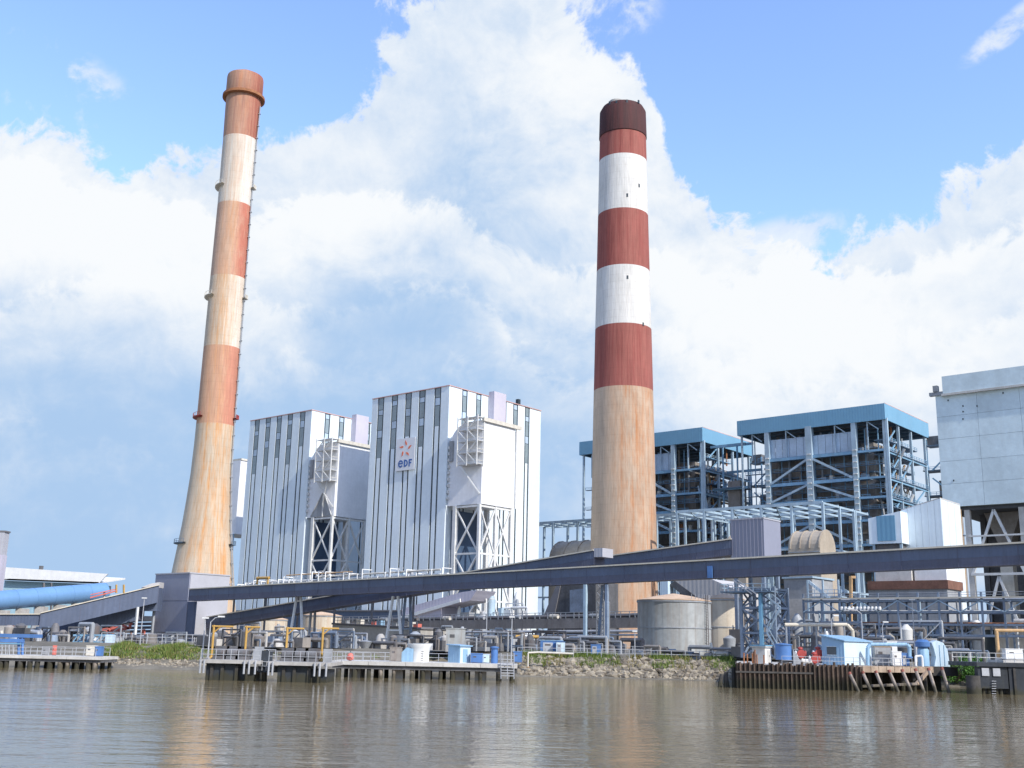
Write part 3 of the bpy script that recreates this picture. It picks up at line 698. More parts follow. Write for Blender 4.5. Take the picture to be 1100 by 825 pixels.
    for i in range(3):
        za, zc = tiers[i], tiers[i+1]
        for (p0, p1) in (((1.0, 13.4), (8.4, 13.4)), ((15.8, 13.4), (8.4, 13.4)), ((1.0, 3.5), (1.0, 13.4))):
            a = N0+E1*p0[0]+NR*p0[1]; b_ = N0+E1*p1[0]+NR*p1[1]
            part('trestle_brace', 'steel_white', t, lambda b: b.beam(a+Z*za, b_+Z*zc, .5))
            if i % 2 == 0 or p0[1] == 3.5: part('trestle_brace', 'steel_white', t, lambda b: b.beam(a+Z*zc, b_+Z*za, .42))
            part('trestle_beam', 'steel_white', t, lambda b: b.beam(a+Z*zc, b_+Z*zc, .55))
    if deep:
        part('hopper', 'casing_grey', t, lambda b: b.prism([O-E1*.25+NR*2.2+Z*(zb+.2), O-E1*.25+NR*13.2+Z*(zb+.2), O-E1*.25+NR*8.5+Z*(zb+9)], E1*.2))  # not a hopper: grey triangle painted for the shaded hollow in the box
        part('hollow_frame', 'steel_white', t, lambda b: [b.beam(O-E1*.4+NR*2.2+Z*(zb+.3), O-E1*.4+NR*8.5+Z*(zb+9), .25), b.beam(O-E1*.4+NR*13.2+Z*(zb+.3), O-E1*.4+NR*8.5+Z*(zb+9), .25), b.beam(O-E1*.4+NR*8.5+Z*zb, O-E1*.4+NR*8.5+Z*(zb+9), .3)])
    if logo:
        # printed panel on the shaded face: five leaf-shaped petals above the lettering
        c = PL(436, 488, N0, E2); pw, ph = 8.6, 10.6; dl = -E2     # dl runs to the right as seen
        pn = part('logo_panel', 'logo_white', t, lambda b: b.obox(V((c.x, c.y, c.z))+E2*pw/2-E1*.12-Z*ph/2, dl*pw, -E1*.16, Z*ph))
        front = -E1*.285
        for k_ in range(5):
            a = radians(83+72*k_); cc = c+front+dl*(cos(a)*2.05)+Z*(sin(a)*2.05+1.75)
            ax = dl*cos(a+.5)+Z*sin(a+.5); ay = dl*-sin(a+.5)+Z*cos(a+.5)
            shp = [(-1.05, .1), (-.5, .52), (.35, .5), (1.1, -.1), (.4, -.12), (-.4, -.3)]
            part('logo_petal', 'logo_orange', pn, lambda b: b.prism([cc+ax*x*.95+ay*y*.95 for x, y in shp], -E1*.05))
        # letters e D F drawn as strokes
        lt = MB()
        def ring(cx, cy, rx, ry, a0, a1, th):
            n = 18
            for i in range(n):
                u0 = radians(a0+(a1-a0)*i/n); u1 = radians(a0+(a1-a0)*(i+1)/n)
                q = [(cx+rx*cos(u0), cy+ry*sin(u0)), (cx+rx*cos(u1), cy+ry*sin(u1)), (cx+(rx-th)*cos(u1), cy+(ry-th)*sin(u1)), (cx+(rx-th)*cos(u0), cy+(ry-th)*sin(u0))]
                lt.prism([c+front+dl*x+Z*y for x, y in q], -E1*.05)
        def bar(x0, y0, x1, y1): lt.obox(c+front+dl*x0+Z*y0, dl*(x1-x0), -E1*.05, Z*(y1-y0))
        yb = -4.2
        ring(-1.95, yb+1.15, 1.15, 1.25, 20, 325, .55); bar(-2.9, yb+.98, -.95, yb+1.42)
        bar(-.45, yb, .12, yb+2.4); ring(.1, yb+1.2, 1.25, 1.2, -90, 90, .5)
        bar(1.75, yb, 2.3, yb+2.4); bar(2.3, yb+1.88, 3.25, yb+2.4); bar(2.3, yb+.98, 3.0, yb+1.42)
        lt.build('logo_lettering', 'logo_blue', pn)
    return t
NE = PZ(483, 413, HB)
boiler_house(NE, 'white clad boiler house carrying the orange and blue logo panel', True, False)
NL = NE+E2*67.4
boiler_house(NL, 'white clad boiler house between the rust-streaked chimney and the logo building', False, True)
# piece of a third duct house peeping out behind the slender chimney
q = P(254, 495, 452)
t = thing('duct_house', 'pale duct house on columns just right of the slender chimney', 'duct', V((q.x, q.y, GZ)))
part('casing', 'duct_white', t, lambda b: b.obox(V((q.x, q.y, 0))+NR*3.0+E2*16+Z*46, -E2*16, E1*14, Z*(q.z-46)))
for k_ in (0, 6, 13): part('column', 'steel_pale', t, lambda b: b.beam(V((q.x, q.y, GZ))+NR*(1.5-k_), V((q.x, q.y, 46))+NR*(1.5-k_), 1.0))
part('cornice', 'steel_cream', t, lambda b: b.obox(V((q.x, q.y, 0))+NR*3.4+E2*17+Z*q.z, -E2*17, E1*14.5, Z*.8))

# ================================================================== steel framed boilers with blue roofs
def frame_boiler(N0, WL, WR, label, seed, colfr):
    r2 = random.Random(seed); N0 = V((N0.x, N0.y, 0)); HT = 85.0
    t = thing('boiler_structure', label, 'boiler', N0+Z*GZ, 'open steel boiler structures with blue roofs')
    zf = 79.6
    part('roof_fascia', 'fascia_blue', t, lambda b: b.obox(N0+Z*zf, E2*WL, E1*.35, Z*(HT-zf)))
    part('roof_fascia', 'fascia_blue', t, lambda b: b.obox(N0+E1*.36+Z*zf, E1*(WR-.36), E2*.35, Z*(HT-zf)))
    part('roof_fascia', 'fascia_blue', t, lambda b: b.obox(N0+E1*.36+E2*(WL-.36)+Z*zf, E1*(WR-.36), E2*.35, Z*(HT-zf)))
    part('roof_fascia', 'fascia_blue', t, lambda b: b.obox(N0+E1*(WR+.01)+E2*.0+Z*zf, E2*WL, E1*.35, Z*(HT-zf)))
    part('roof', 'roof_dark', t, lambda b: b.obox(N0+E1*.4+E2*.4+Z*(HT-.9), E1*(WR-.5), E2*(WL-.8), Z*.5))
    part('roof_trim', 'coping_red', t, lambda b: b.obox(N0-E2*.02+E1*.36+Z*HT, E1*(WR-.36), E2*.3, Z*.2))
    for k_ in range(7):
        part('purlin', 'platform_grey', t, lambda b: b.beam(N0+E1*(1.5+k_*(WR-3)/6)+E2*.5+Z*(zf+.6), N0+E1*(1.5+k_*(WR-3)/6)+E2*(WL-.5)+Z*(zf+.6), .5, .9))
    IN = .9
    levels = [12, 21, 30, 38.5, 46.5, 54.0, 60.5, 69.5]
    # front columns on the shaded face
    for fr, w in colfr:
        part('column', 'steel_pale', t, lambda b: b.beam(N0+E2*WL*fr+E1*IN+Z*GZ, N0+E2*WL*fr+E1*IN+Z*(zf+.5), w))
        if w > 1.2:
            tag(part('column_ladder', 'steel_white', t, lambda b: [b.cbox(N0+E2*(WL*fr-.2)+E1*(IN-w*.75)+Z*zz, .5, 1.3, .35, E1, E2) for zz in range(30, 72, 2)]), None, None, None, 'stuff')
    frs = [c for c, w in colfr if w > 1]
    for z in levels:
        a, b_ = min(frs), max(frs)
        part('girder', 'steel_blue', t, lambda b: b.beam(N0+E2*WL*a+E1*(IN-.1)+Z*z, N0+E2*WL*b_+E1*(IN-.1)+Z*z, .7, 1.0))
        part('girder', 'steel_blue', t, lambda b: b.beam(N0+E2*WL*min(frs)+E1*(IN-.1)+Z*(z+.1), N0+E2*1.0+E1*(IN-.1)+Z*(z+.1), .5, .7))
    mid = sorted(frs)[len(frs)//2]
    for i in range(len(levels)-1):
        for fr in frs:
            if fr == mid: continue
            part('brace', 'steel_pale', t, lambda b: b.beam(N0+E2*WL*mid+E1*(IN-.4)+Z*(levels[i+1]-.3), N0+E2*WL*(fr+(mid-fr)*.06)+E1*(IN-.4)+Z*(levels[i]+.5), .75))
    # translucent sheets under the roof
    a, b_ = min(frs), max(frs); n = 12
    for i in range(n):
        u0 = a+(b_-a)*i/n; u1 = a+(b_-a)*(i+1)/n
        part('wind_sheet', 'sheet_blue', t, lambda b: b.obox(N0+E2*(WL*u0+.06)+E1*(IN+.6)+Z*70.3, E2*(WL*(u1-u0)-.12), E1*.12, Z*6.6))
    for u in (.33, .66, .12, .9):
        part('hanger', 'steel_pale', t, lambda b: b.beam(N0+E2*WL*u+E1*IN+Z*70, N0+E2*WL*u+E1*IN+Z*zf, .35))
        part('hanger', 'steel_pale', t, lambda b: b.beam(N0+E2*WL*u+E1*IN+Z*(zf), N0+E2*WL*(u-.07)+E1*IN+Z*(76.6), .3))
    # boiler casing set back inside, with buckstays
    cs = N0+E2*(WL*.13)+E1*7.0
    cw, cd = WL*.74, WR*.5
    part('casing', 'casing_brown', t, lambda b: b.obox(cs+Z*GZ, E2*cw, E1*cd, Z*(73.5-GZ)))
    z = 10.0; k_ = 0
    while z < 73:
        for (o_, d_, ln, n_) in ((cs, E2, cw, -E1), (cs, E1, cd, -E2)):
            part('buckstay', ('casing_grey', 'platform_grey', 'amber' if False else 'casing_brown')[k_ % 3], t, lambda b: b.obox(o_+Z*z+d_*.0, d_*ln, n_*.8, Z*.55))
        for j in range(3):
            u = r2.uniform(.05, .9)
            part('casing_door', 'pipe_dark', t, lambda b: b.obox(cs+E2*cw*u+Z*(z+1.1)-E1*.1, E2*1.2, E1*.09, Z*1.7))
        z += 4.1; k_ += 1
    # platforms round the casing on the sunlit side
    for i, z in enumerate(levels):
        pf = part('platform', 'platform_grey', t, lambda b: b.obox(cs-E2*(WL*.125)+E1*-5.5+Z*z, E1*(WR-4), E2*(WL*.11), Z*.3))
        railing(pf, cs-E2*(WL*.122)-E1*5.3+Z*(z+.3), cs-E2*(WL*.122)+E1*(WR-9.6)+Z*(z+.3), 1.1, 2.5, 'steel_blue', .12)
        part('platform', 'platform_grey', t, lambda b: b.obox(cs-E1*5.6+Z*(z-.1), E2*cw, E1*3.6, Z*.25))
        rl = railing(t, cs-E1*5.4+Z*(z+.2), cs-E1*5.4+E2*cw+Z*(z+.2), 1.1, 2.5, 'steel_blue', .12)
        part('edge_beam', 'steel_blue', t, lambda b: b.beam(N0+E2*.9+E1*1.4+Z*(z-.3), N0+E2*.9+E1*(WR-1)+Z*(z-.3), .5, .8))
    for u in (0.0, .32, .62, .97):
        part('column', 'steel_pale', t, lambda b: b.beam(N0+E2*.9+E1*(IN+u*(WR-2))+Z*GZ, N0+E2*.9+E1*(IN+u*(WR-2))+Z*(zf+.5), .8))
    for i in range(len(levels)-1):
        u0 = (.32, .62)[i % 2]
        part('brace', 'steel_blue', t, lambda b: b.beam(N0+E2*.9+E1*(IN+u0*(WR-2))+Z*levels[i], N0+E2*.9+E1*(IN+(u0+.3)*(WR-2))+Z*levels[i+1], .4))
    # pipework and fittings between casing and frame
    for j in range(60):
        u = r2.uniform(.02, .8); z = r2.uniform(40, 74); ln = r2.uniform(3, 12)
        m_ = r2.choice(['pipe_grey', 'pipe_grey', 'casing_grey', 'amber', 'rust', 'pipe_dark', 'steel_white'])
        o_ = cs-E2*r2.uniform(1.2, WL*.1)+E1*(u*cd)+Z*z
        d_ = r2.choice([E1, E1, Z, -E2*.4+Z*.8])
        part('pipe', m_, t, lambda b: b.tube(o_, o_+d_*ln*(.6 if d_ != E1 else 1), r2.uniform(.2, .6), 8))
    for j in range(34):
        u = r2.uniform(.02, .95); z = r2.choice(levels)+.3
        o_ = cs+E2*cw*u-E1*r2.uniform(1.5, 4.5)+Z*z
        part('valve_box', r2.choice(['pipe_grey', 'casing_grey', 'rust', 'pipe_dark', 'steel_cream']), t, lambda b: b.cbox(o_, r2.uniform(.8, 2.2), r2.uniform(.8, 2), r2.uniform(1.2, 3), E1, E2))
    for j in range(9):
        u = .05+j*.1
        part('downcomer', r2.choice(['casing_grey', 'pipe_grey', 'casing_brown']), t, lambda b: b.tube(cs+E2*cw*u-E1*1.2+Z*62, cs+E2*cw*u-E1*1.2+Z*78.5, r2.uniform(.25, .55), 8))
    # half-landings, posts and flights that crowd the sunlit side
    zz = 34.0; k_ = 0
    while zz < 76:
        e0 = r2.uniform(2, 9); e1 = r2.uniform(WR*.55, WR-3); w_ = r2.uniform(2.2, 4.6)
        pf = part('half_landing', r2.choice(['platform_grey', 'steel_blue', 'platform_grey']), t, lambda b: b.obox(N0+E1*e0+E2*1.4+Z*zz, E1*(e1-e0), E2*w_, Z*.25))
        railing(pf, N0+E1*e0+E2*1.5+Z*(zz+.25), N0+E1*e1+E2*1.5+Z*(zz+.25), 1.1, 2.2, r2.choice(['steel_blue', 'steel_pale']), .12)
        part('flight', 'steel_blue', t, lambda b: b.beam(N0+E1*(e0+2)+E2*1.2+Z*zz, N0+E1*(e0+8)+E2*1.2+Z*(zz+4.2), .3, .45))
        zz += r2.uniform(3.6, 5.0); k_ += 1
    for j in range(14):
        e = r2.uniform(2, WR-2); z0_ = r2.uniform(30, 60); part('riser', r2.choice(['pipe_grey', 'steel_pale', 'casing_grey', 'steel_blue', 'amber', 'white_paint']), t, lambda b: b.tube(N0+E1*e+E2*r2.uniform(1.6, 5)+Z*z0_, N0+E1*e+E2*r2.uniform(1.6, 5)+Z*(z0_+r2.uniform(8, 18)), r2.uniform(.15, .4), 7))
    # secondary posts and rails across the shaded front
    for j in range(9):
        u = .02+.96*(j+.5)/9+r2.uniform(-.02, .02)
        part('post', 'steel_blue', t, lambda b: b.beam(N0+E2*WL*u+E1*4.5+Z*GZ, N0+E2*WL*u+E1*4.5+Z*78, .28))
    for z in (50.5, 57.3, 65.2):
        part('walkway', 'platform_grey', t, lambda b: b.obox(N0+E2*WL*.03+E1*2.2+Z*z, E2*WL*.94, E1*1.3, Z*.2)); railing(t, N0+E2*WL*.03+E1*2.2+Z*(z+.2), N0+E2*WL*.97+E1*2.2+Z*(z+.2), 1.0, 2.8, 'steel_blue', .1)
    # stair tower behind, dark clad
    st = N0+E1*(WR-1)+E2*1
    sp = part('stair_tower', 'casing_brown', t, lambda b: b.obox(st-E2*9+E1*1+Z*GZ, E2*5.5, E1*6, Z*(64-GZ)))
    for i, z in enumerate(levels[3:]):
        part('landing', 'platform_grey', sp, lambda b: b.obox(st-E2*10.6-E1*.5+Z*(z-2), E2*12, E1*6, Z*.3))
        railing(sp, st-E2*10.6-E1*.5+Z*(z-1.7), st+E2*1-E1*.5+Z*(z-1.7), 1.1, 2, 'steel_blue', .12)
        part('stair', 'steel_blue', sp, lambda b: b.beam(st-E2*(9 if i % 2 else 2)-E1*.8+Z*(z-2), st-E2*(2 if i % 2 else 9)-E1*.8+Z*(z+4.3), .3, .5))
    part('platform', 'platform_grey', t, lambda b: b.obox(st-E2*5+Z*76.5, E2*5, E1*5, Z*.3))
    for k_ in (0, 4.7):
        part('column', 'steel_blue', t, lambda b: b.beam(st-E2*(.2+k_)+E1*.3+Z*GZ, st-E2*(.2+k_)+E1*.3+Z*79, .45))
    part('hood', 'pipe_dark', t, lambda b: b.obox(st-E2*4.8+E1*.5+Z*76.9, E2*4.4, E1*4, Z*3.2))
    return t
NB3 = PZ(949.8, 433, 85); NB2 = PZ(754.3, 458.8, 85)
frame_boiler(NB3, 54.5, 41, 'open steel boiler structure under a blue roof left of the weathered building', 5, [(0.0, .8), (.205, 1.6), (.5, 2.2), (.79, 1.7), (.975, .6)])
frame_boiler(NB2, 57, 40, 'open steel boiler structure under a blue roof behind the broad chimney', 11, [(0.0, .8), (.23, 1.6), (.5, 2.0), (.78, 1.6), (.97, .7)])
# link bridge between the two
t = thing('link_bridge', 'blue steel link girders between the two blue roofed boilers', 'bridge', V((NB2.x, NB2.y, GZ))+E1*8+NR*2)
for k_, (e, z) in enumerate(((3, 78), (9, 79), (15, 70), (4, 62), (12, 54), (10, 46))):
    p0 = V((NB2.x, NB2.y, 0))+E1*(e+2)-E2*.6; part('girder', 'steel_blue', t, lambda b: b.beam(p0+Z*z, p0-E2*14.5+Z*z, .5, .9))
for k_ in (4, 10):
    p0 = V((NB2.x, NB2.y, 0))+E1*8-E2*k_
    part('post', 'steel_blue', t, lambda b: b.beam(p0+Z*GZ, p0+Z*79, .5))
part('casing', 'casing_brown', t, lambda b: b.cbox(V((NB2.x, NB2.y, 0))+E1*10-E2*8.5+Z*46, 5, 5, 19, E1, E2))
for z in (46, 54, 62): part('deck', 'platform_grey', t, lambda b: b.obox(V((NB2.x, NB2.y, 0))+E1*5-E2*13+Z*z, E1*8, E2*12, Z*.3))

# ---- long pale-blue roof frames standing in front of the boilers
def roof_frame(F0, zF, FLn, FWd, n, label):
    t = thing('roof_frame', label, 'steel frame', F0+Z*GZ, 'skeletal roof frames')
    for k_ in range(4):
        part('rafter', 'steel_pale', t, lambda b: b.beam(F0+E1*(FWd*k_/3)+Z*zF, F0+E1*(FWd*k_/3)+E2*FLn+Z*zF, .6, .9))
    for i in range(n+1):
        part('purlin', 'steel_pale', t, lambda b: b.beam(F0+E2*FLn*i/n+Z*(zF-.2), F0+E2*FLn*i/n+E1*FWd+Z*(zF-.2), .4, .6))
        if i < n:
            part('brace', 'steel_pale', t, lambda b: b.beam(F0+E2*FLn*i/n+E1*(FWd*(i % 3)/3)+Z*(zF-.3), F0+E2*FLn*(i+1)/n+E1*(FWd*(i % 3+1)/3)+Z*(zF-.3), .3))
        if i % 2 == 0:
            for k_ in (0, 2):
                part('column', 'steel_pale', t, lambda b: b.beam(F0+E2*FLn*i/n+E1*(FWd*k_/3)+Z*GZ, F0+E2*FLn*i/n+E1*(FWd*k_/3)+Z*zF, .75))
    for k_ in (0.35, .7): part('column', 'steel_pale', t, lambda b: b.beam(F0+E1*FWd*k_+Z*GZ, F0+E1*FWd*k_+Z*zF, .7))
    for z in (22, 34):
        part('tie_beam', 'steel_pale', t, lambda b: b.beam(F0+Z*z, F0+E1*FWd+Z*z, .4, .6)); part('tie_beam', 'steel_pale', t, lambda b: b.beam(F0+Z*z, F0+E2*FLn+Z*z, .4, .6))
NF = PZ(883.6, 539.6, 47.5)
roof_frame(V((NF.x, NF.y, 0)), 47.5, 50.0, 34.0, 10, 'long skeletal pale blue roof frame in front of the right hand steel boiler')
roof_frame(V((71, 376, 0)), 50.5, 82.0, 14.0, 14, 'skeletal pale blue roof frame passing behind the broad chimney')

# barrel shaped flue ducts below that frame
def barrel(px, py, pxl, Y, r, label):
    c = P(px, py, Y); t = thing('flue_duct', label, 'duct', V((c.x, c.y, GZ)), 'barrel topped flue ducts')
    ln = (PL(pxl, py, c, E2)-c).dot(E2); c = V((c.x, c.y, c.z-r))
    pr_ = [c+E1*(r-r*cos(a))+Z*(r*sin(a)) for a in [pi*i/14 for i in range(15)]]
    pr_ = [c-Z*(c.z-GZ)]+pr_+[c+E1*2*r-Z*(c.z-GZ)]
    part('casing', 'barrel_tan', t, lambda b: b.prism(pr_, E2*ln))
    for k_ in range(4):
        e = .3+k_*(ln-.9)/3
        part('rib', 'barrel_tan', t, lambda b: [b.beam(c+E2*e+E1*(r-(r+.12)*cos(a0))+Z*((r+.12)*sin(a0)), c+E2*e+E1*(r-(r+.12)*cos(a1))+Z*((r+.12)*sin(a1)), .3) for a0, a1 in [(pi*i/10, pi*(i+1)/10) for i in range(10)]])
    part('seam_rail', 'pipe_grey', t, lambda b: b.beam(c-E1*.2+Z*-1+E2*.1, c-E1*.2+Z*-1+E2*ln, .3))
    part('end_frame', 'steel_pale', t, lambda b: b.beam(c+NR*.3-Z*2, c+NR*.3+E1*2*r-Z*2, .35))
barrel(880, 568, 846, 290, 5, 'tan barrel topped flue duct between the lilac box and the white gabled building')
barrel(634, 578, 590, 372, 7, 'tan barrel topped flue duct left of the broad chimney')
barrel(800, 571, 778, 318, 6, 'tan barrel topped flue duct just behind the lilac transfer box')

# ================================================================== weathered pale building on the right
RH = 75.0
RL = PZ(1004, 417, RH-2.5); R0_ = V((RL.x, RL.y, 0))
zbR = PL(1029, 544, R0_, NR).z
t = thing('bunker_building', 'weathered pale blue windowless building raised on an open frame at the right edge', 'building', R0_+Z*GZ)
WB = 62
npn = 6; nvr = 5
for i in range(npn):
    for j in range(nvr):
        za = zbR+(RH-4.5-zbR)*j/nvr; zc = zbR+(RH-4.5-zbR)*(j+1)/nvr
        part('wall_panel', 'weathered_blue', t, lambda b: b.obox(R0_+NR*(WB*i/npn+.03)+Z*(za+.03), NR*(WB/npn-.06), E1*.5, Z*(zc-za-.06)))
part('core', 'weathered_blue', t, lambda b: b.obox(R0_+E1*.45+NR*.1+Z*zbR, NR*(WB-.2), E1*30, Z*(RH-4.6-zbR)))
part('parapet', 'weathered_blue', t, lambda b: b.obox(R0_+NR*2.2-E1*.7+Z*(RH-4.4), NR*(WB-2.2), E1*8, Z*4.6))
part('parapet_ledge', 'concrete_pale', t, lambda b: b.obox(R0_+NR*1.8-E1*.9+Z*(RH-5.0), NR*(WB-1.8), E1*1, Z*.55))
part('gutter', 'pipe_grey', t, lambda b: b.obox(R0_-NR*1.4-E1*.5+Z*(RH-4.6), NR*4.5, E1*1.2, Z*.9))
part('roof_fitting', 'pipe_grey', t, lambda b: b.cbox(R0_+NR*.3+Z*(RH-3.6), 1.4, 1.2, 1.6, E1, E2))
r2 = random.Random(8)
for px, py in ((1018, 431), (1034, 437), (1034, 443), (1034, 451), (1049, 437), (1024, 517), (1077, 423)):
    q = PL(px, py, R0_, NR); part('wall_vent', 'clad_core', t, lambda b: b.obox(q-E1*.12, NR*.28, E1*.1, Z*.4))
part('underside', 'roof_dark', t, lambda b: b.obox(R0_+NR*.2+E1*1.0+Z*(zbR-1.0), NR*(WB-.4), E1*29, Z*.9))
for i in range(5):
    p0 = R0_+NR*(5.5+i*13.0)
    for e in (1.6, 14, 28):
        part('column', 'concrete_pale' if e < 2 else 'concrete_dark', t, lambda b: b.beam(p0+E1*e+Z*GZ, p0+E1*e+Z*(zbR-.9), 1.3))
    for z0, z1 in ((zbR-1.2, 24), (23.4, GZ+1)):
        zc = z1
        for s in (-1, 1):
            part('brace', 'steel_white', t, lambda b: b.beam(p0+NR*6.5+E1*1.2+Z*z0, p0+NR*(6.5+s*6.2)+E1*1.2+Z*zc, .6))
    part('girder', 'steel_white', t, lambda b: b.beam(p0+E1*1.0+Z*24, p0+NR*13+E1*1.0+Z*24, .6))
    part('girder', 'steel_white', t, lambda b: b.beam(p0+E1*1.0+Z*33.5, p0+NR*13+E1*1.0+Z*33.5, .4))
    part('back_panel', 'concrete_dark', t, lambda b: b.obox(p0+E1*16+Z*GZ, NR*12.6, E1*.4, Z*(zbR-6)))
    part('duct', 'steel_cream', t, lambda b: b.cbox(p0+NR*7.5+E1*6+Z*GZ, 3, 3, 26, E1, E2))
    part('hopper', 'casing_brown', t, lambda b: b.prism([p0+NR*2+E1*8+Z*(zbR-1.1), p0+NR*11+E1*8+Z*(zbR-1.1), p0+NR*8+E1*8+Z*(zbR-9), p0+NR*5+E1*8+Z*(zbR-9)], E1*5))

# ================================================================== white gabled building
O = PL(1010, 535, V((88, 228, 0)), E2); zr = O.z; O = V((O.x, O.y, 0))
t = thing('gabled_building', 'white sheet clad building with sloping roof and blue shutter', 'building', O+Z*GZ)
lf = PL(968, 548, O, E2); Ll = (lf-O).dot(E2)
rt = PL(1030.5, 538, O, E1); Lr = (rt-O).dot(E1)
def wall_pts(a, b_): return b_
nb = 6
for i in range(nb):
    u0, u1 = Ll*i/nb, Ll*(i+1)/nb; h0, h1 = zr+(lf.z-zr)*i/nb, zr+(lf.z-zr)*(i+1)/nb
    part('wall_panel', 'clad_white', t, lambda b: b.prism([O+E2*(u0+.02)+Z*GZ, O+E2*(u1-.02)+Z*GZ, O+E2*(u1-.02)+Z*h1, O+E2*(u0+.02)+Z*h0], E1*.3))
for i in range(3):
    u0, u1 = Lr*i/3, Lr*(i+1)/3
    part('wall_panel', 'clad_white', t, lambda b: b.obox(O+E1*(.32+u0+.02)+Z*GZ, E1*(u1-u0-.04-.1), E2*.3, Z*(zr-GZ-.2)))
part('roof', 'roof_pale', t, lambda b: b.prism([O+E2*.05+Z*(zr-.1), O+E2*(Ll+.1)+Z*(lf.z-.1), O+E2*(Ll+.1)+Z*(lf.z+.12), O+E2*.05+Z*(zr+.12)], E1*(Lr+.3)))
part('corner_trim', 'amber', t, lambda b: b.obox(O+E1*(Lr+.33)+Z*GZ, E1*.4, E2*.6, Z*(zr-GZ-1)))
# projecting lower bay with the shutter
Bo = PL(967, 549, O-E1*4, E2); Bl = PL(932.5, 557, O-E1*4, E2); Bb = PL(950, 584, O-E1*4, E2).z
Bo2 = V((Bo.x, Bo.y, 0)); bl = (Bl-Bo).dot(E2)
bay = part('bay', 'clad_white', t, lambda b: b.prism([Bo2+Z*Bb, Bo2+E2*bl+Z*Bb, Bo2+E2*bl+Z*Bl.z, Bo2+Z*Bo.z], E1*4))
sa, sb = PL(961, 555, O-E1*4, E2), PL(943, 583, O-E1*4, E2)
part('shutter', 'fascia_blue', bay, lambda b: b.obox(Bo2+E2*(sa-Bo).dot(E2)-E1*.12+Z*(sb.z+.3), E2*((sb-sa).dot(E2)), E1*.1, Z*(sa.z-sb.z)))
part('bay_base', 'pipe_dark', t, lambda b: b.obox(Bo2+E2*.6+E1*.8+Z*(Bb-5.5), E2*(bl-1), E1*3, Z*5.4))
for k_ in (.4, bl-.8): part('bay_leg', 'steel_pale', t, lambda b: b.beam(Bo2+E2*k_+E1*.5+Z*GZ, Bo2+E2*k_+E1*.5+Z*Bb, .5))
# low brown roofed annex in front
a = P(932, 619, 214); an = V((a.x, a.y, 0))
t = thing('annex', 'low annex with rusty parapet in front of the white gabled building', 'building', an+Z*GZ)
part('wall', 'casing_grey', t, lambda b: b.obox(an+Z*GZ, NR*15, E1*8, Z*(a.z-GZ-2.6)))
part('parapet', 'rust_dark', t, lambda b: b.obox(an-E1*.3+Z*(a.z-2.6), NR*15.3, E1*8.5, Z*1.6))
part('roof_unit', 'concrete_pale', t, lambda b: b.obox(an+E1*1.5+NR*1+Z*(a.z-1.0), NR*7, E1*4, Z*3.2))
part('roof_unit', 'white_paint', t, lambda b: b.obox(an+E1*2+NR*8.4+Z*(a.z-1.0), NR*6, E1*4, Z*4.6))
part('door', 'pipe_dark', t, lambda b: b.obox(an+NR*4-E1*.1+Z*GZ, NR*3, E1*.09, Z*5))

# ================================================================== conveyors and transfer towers
def gallery(name, label, a, b_, h, w, group='conveyor galleries', seg=8.0, lower=True, gut=True):
    """a, b_: near top edge ends; the box hangs below and runs back along the horizontal normal"""
    t = thing(name, label, 'conveyor', V((a.x, a.y, min(a.z, b_.z)-h)), group)
    d = b_-a; dh = V((d.x, d.y, 0)).normalized(); nb = V((-dh.y, dh.x, 0))
    if nb.y < 0: nb = -nb
    n = max(1, round(d.length/seg))
    hl = h*.42 if lower else 0
    for i in range(n):
        p = a.lerp(b_, i/n); q = a.lerp(b_, (i+1)/n); g = dh*.02
        part('side_panel', 'gallery', t, lambda b: b.prism([p+g-Z*.15, q-g-Z*.15, q-g-Z*(h-hl), p+g-Z*(h-hl)], nb*.12))
        if lower: part('skirt_panel', 'gallery_low', t, lambda b: b.prism([p+g-Z*(h-hl)+nb*.03, q-g-Z*(h-hl)+nb*.03, q-g-Z*h+nb*.03, p+g-Z*h+nb*.03], nb*.12))
    part('enclosure', 'gallery_low', t, lambda b: b.prism([a+nb*.14-Z*.2, b_+nb*.14-Z*.2, b_+nb*.14-Z*(h-.05), a+nb*.14-Z*(h-.05)], nb*(w-.14)))
    part('roof', 'gallery_roof', t, lambda b: b.prism([a-nb*.1, b_-nb*.1, b_-nb*.1-Z*.14, a-nb*.1-Z*.14], nb*(w+.2)))
    if gut: part('gutter', 'gutter', t, lambda b: b.prism([a-nb*.32+Z*.05, b_-nb*.32+Z*.05, b_-nb*.32-Z*.18, a-nb*.32-Z*.18], nb*.2))
    for i in range(n+1):
        p = a.lerp(b_, i/n)
        part('bracket', 'gallery_low', t, lambda b: b.obox(p-dh*.05-nb*.03-Z*(h+.02), dh*.1, nb*.06, Z*(h-.2)))
    return t, dh, nb
def aframe(t, p, dh, nb, w, foot, spread, m_='steel_white'):
    for s in (-1, 1):
        part('trestle_leg', m_, t, lambda b: b.beam(p+nb*w/2+dh*s*.7, V((p.x, p.y, foot))+nb*w/2+dh*s*spread, .42))
    zz = foot+(p.z-foot)*.42; u = .7+(spread-.7)*.58
    part('trestle_tie', m_, t, lambda b: b.beam(V((p.x, p.y, zz))+nb*w/2-dh*u, V((p.x, p.y, zz))+nb*w/2+dh*u, .3))
A = P(203.5, 632.4, 268); B = PL(1100, 582.3, A, NR); Bx = A+(B-A)*1.12
g1, dh, nb = gallery('conveyor_gallery', 'long slate blue conveyor gallery crossing the whole width up to the right edge', A, Bx, 2.95, 3.0)
def on(px, py0, a, d): return PL(px, py0, a, d)
for px, sp in ((314, 2.6), (418, 2.6)):
    p = PL(px, 640, A, NR); aframe(g1, p, NR, E1, 3.6, 2.0, sp)
p = PL(629, 628, A, NR); part('column', 'steel_pale', g1, lambda b: b.beam(V((p.x, p.y, 2)), p, .55))
